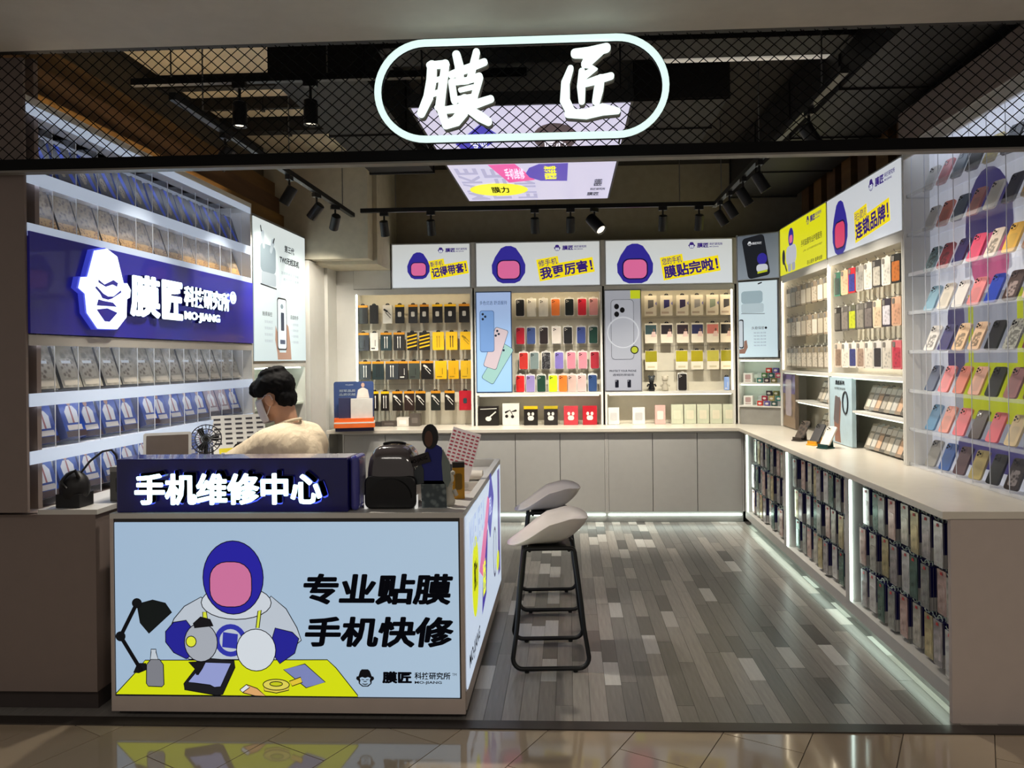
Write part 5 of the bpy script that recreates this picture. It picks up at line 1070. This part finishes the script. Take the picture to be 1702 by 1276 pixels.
# ---- things on the counter
r = thing('cutting_machine', 'dark dome-topped film cutting machine on the service counter', 'machine', (-.79, 3.37, .894))
m = MB(); prof = rrect(-.115, 0, .115, .145, .03, 4); m.prism(prof, -.10, .10, BLACKG); o = m.build('base', r); bevel(o, .008)
def dome(mat):
    m = MB(); n = 14; k = 10; vs = []; fs = []
    for i in range(k + 1):
        t = i / k; z = .13 + .145 * math.sin(t * PI / 2); sc = (math.cos(t * PI / 2)) ** .42 if i < k else .0
        for j in range(4 * n):
            a = 2 * PI * j / (4 * n); c_, s_ = math.cos(a), math.sin(a); p = .45
            vs.append((.112 * sc * abs(c_) ** p * (1 if c_ >= 0 else -1), .097 * sc * abs(s_) ** p * (1 if s_ >= 0 else -1), z))
    N_ = 4 * n
    for i in range(k):
        for j in range(N_): fs.append((i * N_ + j, i * N_ + (j + 1) % N_, (i + 1) * N_ + (j + 1) % N_, (i + 1) * N_ + j))
    m.add(vs, fs, mat); return m
dome(D((70, 64, 66), .1, spec=.6, coat=.6)).build('smoked_lid', r, smooth=True)
m = MB(); m.prism(ell(0, .05, .095, .085, 16, 0, PI), -.112, -.100, D((14, 12, 14), .25)); m.build('front_arch', r); m = MB(); m.tube([(.05 * math.cos(PI * k / 10), 0, .274 + .008 * math.sin(PI * k / 10)) for k in range(11)], .006, BLACKG, 8); m.build('handle', r, smooth=True)
m = MB()
for sx in (-.112, .112): m.box(sx - .006, sx + .006, -.09, -.07, .0, .06, G((240, 240, 236), .5, 1.0))
m.build('side_light', r)
r = thing('standee', 'flat cut-out standee of a hooded figure in blue vest', 'standee', (-.615, 3.30, .894))
TH = .006
def sp(nm, pts, mat, y0=0.0, y1=TH, par=None): return MB().prism(pts, y0, y1, mat).build(nm, par or r)
sp('trousers', [(-.04, 0), (.07, 0), (.068, .09), (.06, .12), (-.045, .12)], SPARKLE((60, 70, 74), (110, 120, 120), 40)); sp('vest', [(-.05, .105), (.06, .105), (.066, .2), (.05, .265), (.01, .29), (-.02, .26), (-.045, .19)], D((22, 30, 110), .5)); sp('sleeve', [(.055, .26), (.085, .20), (.09, .12), (.075, .09), (.055, .12), (.05, .2)], D((110, 120, 116), .5), -.003, TH - .001); sp('sleeve', [(-.045, .2), (-.075, .16), (-.07, .1), (-.03, .11), (-.03, .17)], D((50, 56, 60), .5), -.003, TH - .001)
sp('hood', ell(.0, .315, .036, .055, 20), D((18, 16, 18), .5), -.004, TH); sp('blank_face', ell(-.006, .305, .018, .036, 16), D((84, 56, 44), .6), -.006, -.004); sp('name_board', rotp([(-.10, .19), (.0, .19), (.0, .235), (-.10, .235)], .3, (-.05, .21)), D((30, 24, 26), .5), -.008, -.004); MB().box(-.05, .075, -.02, .04, 0, .004, ACRYL).build('foot', r)
text(r, 'MO-JIANG', (-.09, .2, -.01, .222), D((150, 150, 150), .5), -.0085, .02, rot=.3)
inst(('yb',), carton(D((196, 140, 20), .35), D((120, 90, 20), .4), .055, .17, .04, 'plain', D((36, 24, 20), .4)), 'product_box', 'tall amber box with dark top behind the standee', 'box', (-.53, 3.55, .894), .2)
inst(('plush',), toy(D((196, 190, 176), .8), D((206, 200, 186), .8)), 'plush_toy', 'small pale plush figure beside the standee', 'toy', (-.55, 3.36, .894))
def board(c1, c2, w, h, rows, colsn, extra=None):
    def b():
        m = MB(); m.prism([(-w / 2, 0), (w / 2, 0), (w / 2, h), (-w / 2, h)], -.002, .002, c1); p = MB()
        for i in range(rows):
            for j in range(colsn):
                x = -w / 2 + w * (j + .5) / colsn; z = h * .30 + h * .66 * (i + .5) / rows
                p.poly([(x - w * .32 / colsn, z - h * .14 / rows), (x + w * .32 / colsn, z - h * .14 / rows), (x + w * .32 / colsn, z + h * .14 / rows), (x - w * .32 / colsn, z + h * .14 / rows)], -.0028, c2)
        p.poly([(-w * .4, h * .05), (-w * .1, h * .05), (-w * .1, h * .25), (-w * .4, h * .25)], -.0028, extra or c2)
        s_ = MB(); s_.prism([(-w * .1, 0), (w * .1, 0), (w * .02, h * .6), (-w * .02, h * .6)], .0025, .005, c1)
        return [('sheet', m), ('printed_table', p), ('strut', s_)]
    return b
o = inst(('pb', 1), board(D((226, 216, 216), .5), D((170, 60, 80), .5), .16, .27, 9, 6, D((60, 60, 66), .5)), 'price_board', 'tilted white price sheet with red table behind standee', 'price sheet', (-.62, 4.02, .91), .3, None, -.35); o.rotation_euler = (-.3, .32, .25)
o = inst(('pb', 2), board(D((226, 222, 212), .5), D((60, 56, 60), .5), .34, .30, 6, 5, D((230, 210, 30), .5)), 'price_board', 'white price sheet with dark rows beside the desk fan', 'price sheet', (-2.19, 4.93, .904), .8, None, -.3); o.rotation_euler = (-.32, -.0, .62)
inst(('tray',), gift(D((206, 202, 196), .4), D((180, 176, 170), .4), .28, .05, .6), 'parts_tray', 'shallow white parts tray in the counter return', 'tray', (-.66, 4.85, .801), 0)
r = thing('tool_roll', 'white paper roll on the counter return tray', 'roll', (-.58, 4.3, .801))
MB().tube([(-.08, 0, .08), (.08, 0, .08)], .03, D((216, 210, 200), .6), 14).build('roll', r, smooth=True); MB().box(-.06, .06, -.03, .03, 0, .055, D((120, 116, 112), .5)).build('cradle', r)
m = MB(); m.tube([(-.89, 3.42, .93), (-.91, 3.45, .94), (-.95, 3.5, .91), (-.99, 3.52, .897)], .003, D((90, 50, 44), .5), 6); o = m.build('power_cord', bpy.data.objects['cutting_machine'], smooth=True); o.location = (.79, -3.37, -.894)

# things on the left worktop
r = thing('black_bag', 'black tool pouch with cable at the end of left worktop', 'bag', (-2.255, 3.33, .902))
m = MB(); m.ball((0, 0, .08), (.065, .06, .082), D((22, 20, 22), .5), 14, 10); m.box(-.055, .055, -.05, .05, 0, .06, D((22, 20, 22), .5)); m.build('pouch', r, smooth=True)
m = MB(); m.tube([(.0, -.055, .09), (-.02, -.062, .12), (.0, -.05, .15), (.03, -.04, .165), (.04, -.03, .13)], .008, BLACKG, 8); m.build('coil', r, smooth=True)
m = MB(); m.tube([(.03, 0, .15), (.06, .02, .20), (.10, .05, .24), (.13, .07, .245), (.145, .08, .22), (.15, .085, .19)], .005, BLACK, 8); m.build('cable', r, smooth=True)
inst(('psu',), carton(D((96, 94, 90), .4), D((52, 52, 52), .4), .13, .16, .16, 'plain', D((150, 146, 140), .4)), 'power_supply', 'grey bench power supply beside the blue repair sign', 'device', (-2.10 + .0, 3.60, .902), .05)
r = thing('tablet', 'grey tablet screen propped behind the repair sign', 'tablet', (-2.20, 4.02, .902), .42, None, -.2)
MB().prism(rrect(-.12, .09, .12, .265, .012), -.006, .006, D((186, 184, 180), .3, .4)).build('bezel', r); MB().prism(rrect(-.105, .105, .105, .25, .004), -.008, -.006, D((84, 74, 68), .15)).build('screen', r); MB().box(-.015, .015, .007, .02, 0, .2, STEEL).build('stand_leg', r); MB().box(-.06, .06, -.02, .1, 0, .008, STEEL).build('stand_foot', r)
r = thing('desk_fan', 'small round black desk fan behind the repair sign', 'fan', (-2.17, 4.4, .902), .5)
m = MB()
for rr in (.085, .06, .03): m.tube([(rr * math.cos(2 * PI * k / 24), -.03, .19 + rr * math.sin(2 * PI * k / 24)) for k in range(24)], .003, BLACK, 5, True)
for k in range(24): a = 2 * PI * k / 24; m.tube([(.012 * math.cos(a), -.036, .19 + .012 * math.sin(a)), (.085 * math.cos(a), -.03, .19 + .085 * math.sin(a)), (.07 * math.cos(a), .02, .19 + .07 * math.sin(a))], .0018, D((60, 62, 64), .4), 4)
m.build('guard', r)
for k in range(3):
    a = 2 * PI * k / 3; MB().prism([(a_ * math.cos(a + d_), .19 + a_ * math.sin(a + d_)) for a_, d_ in ((.012, 0), (.07, -.3), (.075, .2), (.04, .5))], -.012, -.006, BLACK).build('blade', r)
m = MB(); m.tube([(0, .02, .19), (0, -.034, .19)], .022, BLACK, 14); m.build('hub', r, smooth=True); MB().tube([(0, .02, .17), (0, .015, .02)], .012, BLACK, 10).build('stem', r, smooth=True); m = MB(); m.lathe([(.06, 0), (.06, .012), (.03, .022)], BLACK, 20); m.build('base', r, smooth=True)
inst(('qr',), gift(D((216, 214, 210), .4), D((90, 60, 56), .5), .07, .10, .012), 'code_card', 'small white payment card standing by the desk fan', 'card', (-2.06, 4.45, .902), .2)

# blue product stand at the left end of the rear counter
r = thing('promo_stand', 'blue counter stand with white and orange boxes, left rear', 'display stand', (-2.03, 6.99, .887), .25)
MB().prism(rrect(-.18, .02, .19, .46, .02), .10, .112, D((56, 74, 120), .35)).build('back_card', r); MB().box(-.16, .19, -.06, .11, .0, .035, D((60, 62, 100), .35)).build('base', r); MB().box(-.17, .2, -.09, .1, .035, .075, D((230, 110, 50), .4)).build('orange_step', r); MB().box(-.17, .2, -.09, .1, .075, .086, WHITE).build('white_step', r); MB().box(-.17, .19, -.07, .1, .086, .12, D((226, 100, 40), .4)).build('orange_step', r)
MB().box(-.02, .18, -.04, .06, .12, .30, D((206, 202, 196), .4)).build('white_box', r); MB().box(-.13, -.02, -.02, .06, .12, .31, D((52, 54, 84), .4)).build('navy_box', r)
m = MB(); m.poly([(.03, .30), (.15, .30), (.135, .38), (.10, .40), (.08, .40), (.045, .38)], .098, D((216, 206, 196), .5)); m.poly(ell(.09, .425, .016, .022, 10), .0975, D((196, 160, 140), .5)); m.build('portrait_print', r)
text(r, '冠军品质', (-.13, .36, .02, .385), D((200, 210, 220), .5), .098, .02); text(r, '品质优越', (-.13, .325, .02, .35), D((200, 210, 220), .5), .098, .02); text(r, 'MO-JIANG', (-.07, .42, -.0, .435), D((200, 210, 220), .5), .098, .0)

# ================================================================== STOOLS
def stool():
    sw = D((226, 218, 210), .45, noise=.02)
    n = 40; k = 8; vs = []; fs = []
    def rim(a):                                                  # +x is the raised back
        c_ = math.cos(a); s_ = abs(math.sin(a))
        q = min(1.0, max(0.0, (c_ + 1) / 1.45)); return -.05 + .135 * q * q * (3 - 2 * q) + .02 * s_ * s_
    for i in range(k + 1):
        t = i / k
        for j in range(n):
            a = 2 * PI * j / n; ex = .215 if math.cos(a) < 0 else .205
            rr = t ** .8; z = rim(a) * t ** 2.0 + .0 + .045 * t
            c_, s_ = math.cos(a), math.sin(a); e_ = .62 if c_ > 0 else 1.0; vs.append((ex * rr * (abs(c_) ** e_) * (1 if c_ > 0 else -1), .18 * rr * (abs(s_) ** (.8 if c_ > 0 else 1.0)) * (1 if s_ > 0 else -1), z))
    for i in range(k):
        for j in range(n): fs.append((i * n + j, i * n + (j + 1) % n, (i + 1) * n + (j + 1) % n, (i + 1) * n + j))
    # underside, a little inside the rim, gives the shell its thickness
    o = len(vs)
    for i in range(k + 1):
        for j in range(n):
            x, y, z = vs[i * n + j]; f = 1.0 if i == k else .985; vs.append((x * f, y * f, z - (.016 if i < k else .004)))
    for i in range(k):
        for j in range(n): fs.append((o + i * n + j, o + (i + 1) * n + j, o + (i + 1) * n + (j + 1) % n, o + i * n + (j + 1) % n))
    for j in range(n): fs.append((k * n + j, k * n + (j + 1) % n, o + k * n + (j + 1) % n, o + k * n + j))
    seat = MB(); seat.add([(v[0], v[1], v[2] + .602) for v in vs], fs, sw)
    parts = [('seat', seat, True)]
    fr = []
    for s_ in (-1, 1):
        yb, yt = s_ * .205, s_ * .10; pth = []
        def at(x, z): return (x, yb + (yt - yb) * z / .585, z)
        hb, ht, rc = .188, .128, .05
        for q in range(7): a = -PI / 2 - PI / 2 * q / 6; pth.append(at(-hb + rc + rc * math.cos(a), .018 + rc + rc * math.sin(a)))
        for z in (.2, .4): pth.append(at(-hb + (hb - ht) * z / .585, z))
        for q in range(4): a = PI - PI / 2 * q / 3; pth.append(at(-ht + .02 + .02 * math.cos(a), .565 + .02 * math.sin(a)))
        for q in range(4): a = PI / 2 - PI / 2 * q / 3; pth.append(at(ht - .02 + .02 * math.cos(a), .565 + .02 * math.sin(a)))
        for z in (.4, .2): pth.append(at(hb - (hb - ht) * z / .585, z))
        for q in range(7): a = -PI / 2 * q / 6; pth.append(at(hb - rc + rc * math.cos(a), .018 + rc + rc * math.sin(a)))
        m = MB(); m.tube(pth, .0115, BLACK, 10, True); parts.append(('leg_frame', m, True))
    m = MB()
    for s_ in (-1, 1):
        for x in (-.12, .12): m.tube([(x, s_ * .2, .008), (x, s_ * .2, .0)], .012, BLACK, 8)
    parts.append(('foot', m))
    m = MB()
    for x in (-.10, .10): m.tube([(x, -.10, .575), (x, .10, .575)], .009, BLACK, 8)
    m.box(-.11, .11, -.09, .09, .578, .592, BLACK); parts.append(('seat_support', m))
    return parts
inst(('stool',), stool, 'bar_stool', 'nearer white-seated bar stool with black frame on grey floor', 'stool', (-.115, 3.91, 0), .06, 'bar stools by the counter')
inst(('stool',), stool, 'bar_stool', 'farther white-seated bar stool behind the nearer one', 'stool', (-.14, 4.78, 0), .06, 'bar stools by the counter')
# ================================================================== PERSON BEHIND THE COUNTER
def capsule(m, p0, p1, r0, r1, mat, n=12):
    p0, p1 = Vector(p0), Vector(p1); m.tube([p0 + (p1 - p0) * t for t in (0, .5, 1)], [r0, (r0 + r1) / 2, r1], mat, n); m.ball(p0, r0, mat, 12, 8); m.ball(p1, r1, mat, 12, 8)
def remeshed(name, mb, parent, mat, voxel, smooth_it=6, disp=None):
    o = mb.build('tmp'); md = o.modifiers.new('r', 'REMESH'); md.mode = 'VOXEL'; md.voxel_size = voxel
    ms = o.modifiers.new('s', 'SMOOTH'); ms.iterations = smooth_it; ms.factor = .5
    if disp:
        tx = bpy.data.textures.new('folds', 'CLOUDS'); tx.noise_scale = disp[0]; d = o.modifiers.new('d', 'DISPLACE'); d.texture = tx; d.strength = disp[1]; d.mid_level = .5
    dg = bpy.context.evaluated_depsgraph_get(); me = bpy.data.meshes.new_from_object(o.evaluated_get(dg)); bpy.data.objects.remove(o)
    me.materials.clear(); me.materials.append(mat)
    me.polygons.foreach_set('material_index', [0] * len(me.polygons)); me.polygons.foreach_set('use_smooth', [True] * len(me.polygons)); me.name = name
    q = bpy.data.objects.new(name, me); COL.objects.link(q); q.parent = parent; return q
SKIN = D((196, 150, 122), .55, noise=.05, scale=20); SHIRT = D((226, 208, 180), .85, noise=.05, scale=9, spec=.1, bump=1.0, stretch=(2.2, 4, 1.4)); HAIR = D((13, 12, 13), .75, spec=.15, noise=.3, scale=60, stretch=(1, 1, .2)); MASK = D((206, 204, 214), .7, noise=.03); TROUS = D((40, 42, 52), .8)
per = thing('person', 'person in cream T-shirt and white face mask, seated behind counter', 'person', (-1.375, 3.82, 0), math.radians(-102))
HC = Vector((0, -.155, 1.365))                                   # head centre, bowed forward
def hd(x, y, z):                                                 # head space -> body space
    v = Vector((x, y, z)); v.rotate(Euler((.30, 0, 0))); return HC + v
b = MB()
capsule(b, (0, .0, .68), (0, -.0, .85), .13, .125, SKIN); capsule(b, (0, 0, .85), (0, -.05, 1.07), .125, .13, SKIN); capsule(b, (-.09, -.06, 1.12), (.09, -.06, 1.12), .095, .095, SKIN)
capsule(b, (0, -.075, 1.16), hd(0, .03, -.05), .062, .056, SKIN)
for s in (-1, 1):
    capsule(b, (s * .07, -.065, 1.17), (s * .185, -.08, 1.14), .055, .06, SKIN)
    sh, el, wr = Vector((s * .195, -.085, 1.13)), Vector((s * .255, -.27, 1.0)), Vector((s * .09, -.46, .985))
    capsule(b, sh, el, .055, .042, SKIN); capsule(b, el, wr, .042, .027, SKIN)
    pd = (Vector((s * .02, -.52, 1.0)) - wr).normalized(); palm = wr + pd * .05
    capsule(b, wr, palm + pd * .02, .026, .03, SKIN)
    side = Vector((0, 0, 1))
    for k, (off, ln) in enumerate(((.028, .065), (.010, .075), (-.008, .07), (-.026, .055))):
        p0 = palm + pd * .03 + side * off; p1 = p0 + pd * ln * .55 + Vector((0, -.02, 0)); p2 = p1 + Vector((-s * .02, .028, 0)) * (ln / .07)
        capsule(b, p0, p1, .0095, .0088, SKIN, 8); capsule(b, p1, p2, .0088, .0078, SKIN, 8)
    t0 = palm + Vector((0, .012, .03)); t1 = t0 + Vector((-s * .018, -.02, .022)); capsule(b, t0, t1, .0105, .0095, SKIN, 8); capsule(b, t1, t1 + pd * .028, .0095, .0085, SKIN, 8)
    hip, kn, an = Vector((s * .095, -.02, .68)), Vector((s * .13, -.40, .63)), Vector((s * .13, -.34, .22))
    capsule(b, hip, kn, .085, .06, SKIN); capsule(b, kn, an, .056, .036, SKIN)
    capsule(b, an, an + Vector((0, -.13, -.03)), .038, .03, SKIN)
def hball(c, r, n=18, m_=12): 
    q = MB(); q.ball((0, 0, 0), r, SKIN, n, m_); e = Euler((.30, 0, 0)); vs = []
    for v in q.v: w_ = Vector(v); w_.rotate(e); vs.append(tuple(w_ + hd(*c)))
    b.add(vs, q.f, SKIN)
hball((0, .0, .03), (.078, .096, .092)); hball((0, -.02, -.045), (.064, .074, .07)); hball((0, -.045, -.085), (.036, .035, .032)); hball((0, -.098, -.02), (.013, .016, .024), 10, 8); hball((0, -.104, -.033), (.016, .013, .011), 10, 8)
for s in (-1, 1): hball((s * .084, .014, -.018), (.012, .027, .036), 12, 8); hball((s * .07, .012, -.035), (.014, .016, .018), 10, 8)
remeshed('body', b, per, SKIN, .0075, 4)
# eyes, brows
m = MB()
for s in (-1, 1): m.ball(hd(s * .031, -.083, .008), .0115, D((230, 226, 220), .2), 10, 8); m.ball(hd(s * .031, -.0915, .007), .0062, D((30, 22, 18), .15), 8, 6)
m.build('eyes', per, smooth=True)
m = MB()
for s in (-1, 1): m.tube([hd(s * .016, -.096, .03), hd(s * .034, -.094, .035), hd(s * .052, -.08, .029)], [.003, .0042, .002], D((24, 20, 19), .7), 6)
m.build('eyebrows', per, smooth=True)
# T-shirt
t = MB()
capsule(t, (0, .0, .72), (0, .0, .86), .155, .150, SHIRT, 16); capsule(t, (0, 0, .86), (0, -.05, 1.06), .152, .148, SHIRT, 16); capsule(t, (-.12, -.055, 1.10), (.12, -.055, 1.10), .122, .122, SHIRT, 16); capsule(t, (-.13, -.01, .95), (.13, -.01, .95), .10, .10, SHIRT, 16)
capsule(t, (-.055, -.06, 1.185), (.055, -.06, 1.185), .058, .058, SHIRT)
for s in (-1, 1):
    capsule(t, (s * .05, -.06, 1.17), (s * .19, -.08, 1.135), .074, .086, SHIRT, 16); capsule(t, (s * .198, -.088, 1.12), (s * .256, -.255, 1.01), .088, .086, SHIRT, 16)
remeshed('tshirt', t, per, SHIRT, .010, 24, (.05, .004))
m = MB(); m.tube([Vector((0, -.082, 1.232)) + Vector((.066 * math.cos(2 * PI * k / 24), .060 * math.sin(2 * PI * k / 24), .018 * math.sin(2 * PI * k / 24))) for k in range(24)], .008, SHIRT, 8, True); m.build('collar', per, smooth=True)
# trousers and shoes (below the counter)
t = MB(); capsule(t, (0, .01, .66), (0, .0, .76), .150, .145, TROUS)
for s in (-1, 1):
    capsule(t, (s * .095, -.02, .68), (s * .13, -.40, .63), .098, .074, TROUS); capsule(t, (s * .13, -.40, .63), (s * .13, -.34, .24), .072, .06, TROUS)
remeshed('trousers', t, per, TROUS, .012, 5)
m = MB()
for s in (-1, 1): m.ball((s * .13, -.40, .235), (.048, .125, .045), BLACK, 14, 8)
m.build('shoes', per, smooth=True)
# hair: thick on top, fringe over the brow, trimmed at the nape
h = MB()
def hb(c, r):
    q = MB(); q.ball((0, 0, 0), r, HAIR, 18, 12); e = Euler((.30, 0, 0)); vs = []
    for v in q.v: w_ = Vector(v); w_.rotate(e); vs.append(tuple(w_ + hd(*c)))
    h.add(vs, q.f, HAIR)
hb((0, .012, .062), (.094, .108, .078)); hb((0, .035, .052), (.090, .086, .074)); hb((0, .058, -.015), (.074, .048, .07)); hb((0, -.065, .072), (.078, .05, .044)); hb((-.03, -.085, .052), (.035, .028, .03)); hb((.035, -.085, .052), (.035, .028, .03)); hb((.076, -.02, .045), (.018, .05, .04)); hb((-.076, -.02, .045), (.018, .05, .04)); hb((0, .02, .125), (.07, .075, .03))
for k in range(26):
    a = rng.uniform(0, 2 * PI); rr = rng.uniform(.03, .085); p = hd(rr * math.cos(a), rr * math.sin(a) * 1.1, .118 - rr * .45); q = p + Vector((rng.uniform(-.02, .02), rng.uniform(-.03, .03), rng.uniform(.004, .018))); h.tube([p, (p + q) / 2 + Vector((0, 0, .006)), q], [.012, .009, .005], HAIR, 6)
remeshed('hair', h, per, HAIR, .007, 2, (.018, .010))
# face mask with ear loops
m = MB(); vs = []; fs = []; NU, NV = 17, 9
for j in range(NV):
    tz = j / (NV - 1); z = .002 - .118 * tz
    for i in range(NU):
        ph = math.radians(-80 + 160 * i / (NU - 1)); bul = 1 + .16 * math.cos(ph) ** 3 * math.sin(PI * (tz * .8 + .12)); taper = 1 - .22 * tz * tz
        vs.append(tuple(hd(.078 * math.sin(ph) * taper, -.018 - .088 * math.cos(ph) * bul * (1 - .1 * tz), z)))
for j in range(NV - 1):
    for i in range(NU - 1): fs.append((j * NU + i, j * NU + i + 1, (j + 1) * NU + i + 1, (j + 1) * NU + i))
m.add(vs, fs, MASK); o = m.build('face_mask', per, smooth=True); sd = o.modifiers.new('thick', 'SOLIDIFY'); sd.thickness = .002
m = MB()
for s in (-1, 1): m.tube([hd(s * .079, -.032, -.003), hd(s * .088, .0, .012), hd(s * .090, .030, .004), hd(s * .089, .036, -.02), hd(s * .085, .01, -.05), hd(s * .070, -.03, -.085)], .0017, D((226, 224, 230), .7), 5)
m.build('ear_loops', o, smooth=True)
for o in bpy.data.objects:
    if o.name.startswith('printed_table'): o['kind'] = 'stuff'
# phone in the hands and the seat under them
r = thing('held_phone', 'dark phone being worked on by the seated person', 'phone', (-1.84, 3.98, 1.0), math.radians(-112), None, -.7)
MB().prism(rrect(-.036, 0, .036, .148, .01), -.004, .004, BLACKG).build('phone_body', r); MB().prism(rrect(-.033, .004, .033, .144, .008), -.005, -.004, D((40, 44, 60), .1)).build('screen', r)
r = thing('work_stool', 'black round work stool under the seated person', 'stool', (-1.385, 3.80, 0))
m = MB(); m.lathe([(.17, .50), (.18, .515), (.18, .545), (.165, .56)], BLACK, 24); m.build('seat', r, smooth=True); MB().tube([(0, 0, .08), (0, 0, .5)], .025, STEEL, 12).build('column', r, smooth=True)
for k in range(5): a = 2 * PI * k / 5; MB().tube([(0, 0, .09), (.24 * math.cos(a), .24 * math.sin(a), .02)], [.022, .02], BLACK, 8).build('leg', r)

# flat prints glow too faintly to be worth aiming light rays at; lamps, tubes and light boxes stay sampled
_keep = set(); _all = set()
for o in bpy.data.objects:
    if o.type != 'MESH': continue
    main = any(o.name.startswith(n) for n in ('diffuser', 'light_tube', 'oval_tube', 'added_uplight', 'lens', 'character', 'shelf_edge', 'back_panel', 'front_fascia'))
    for m in o.data.materials:
        if m and m.name.startswith('backlit'):
            _all.add(m)
            if main: _keep.add(m)
for m in _all - _keep:
    m.cycles.emission_sampling = 'NONE'
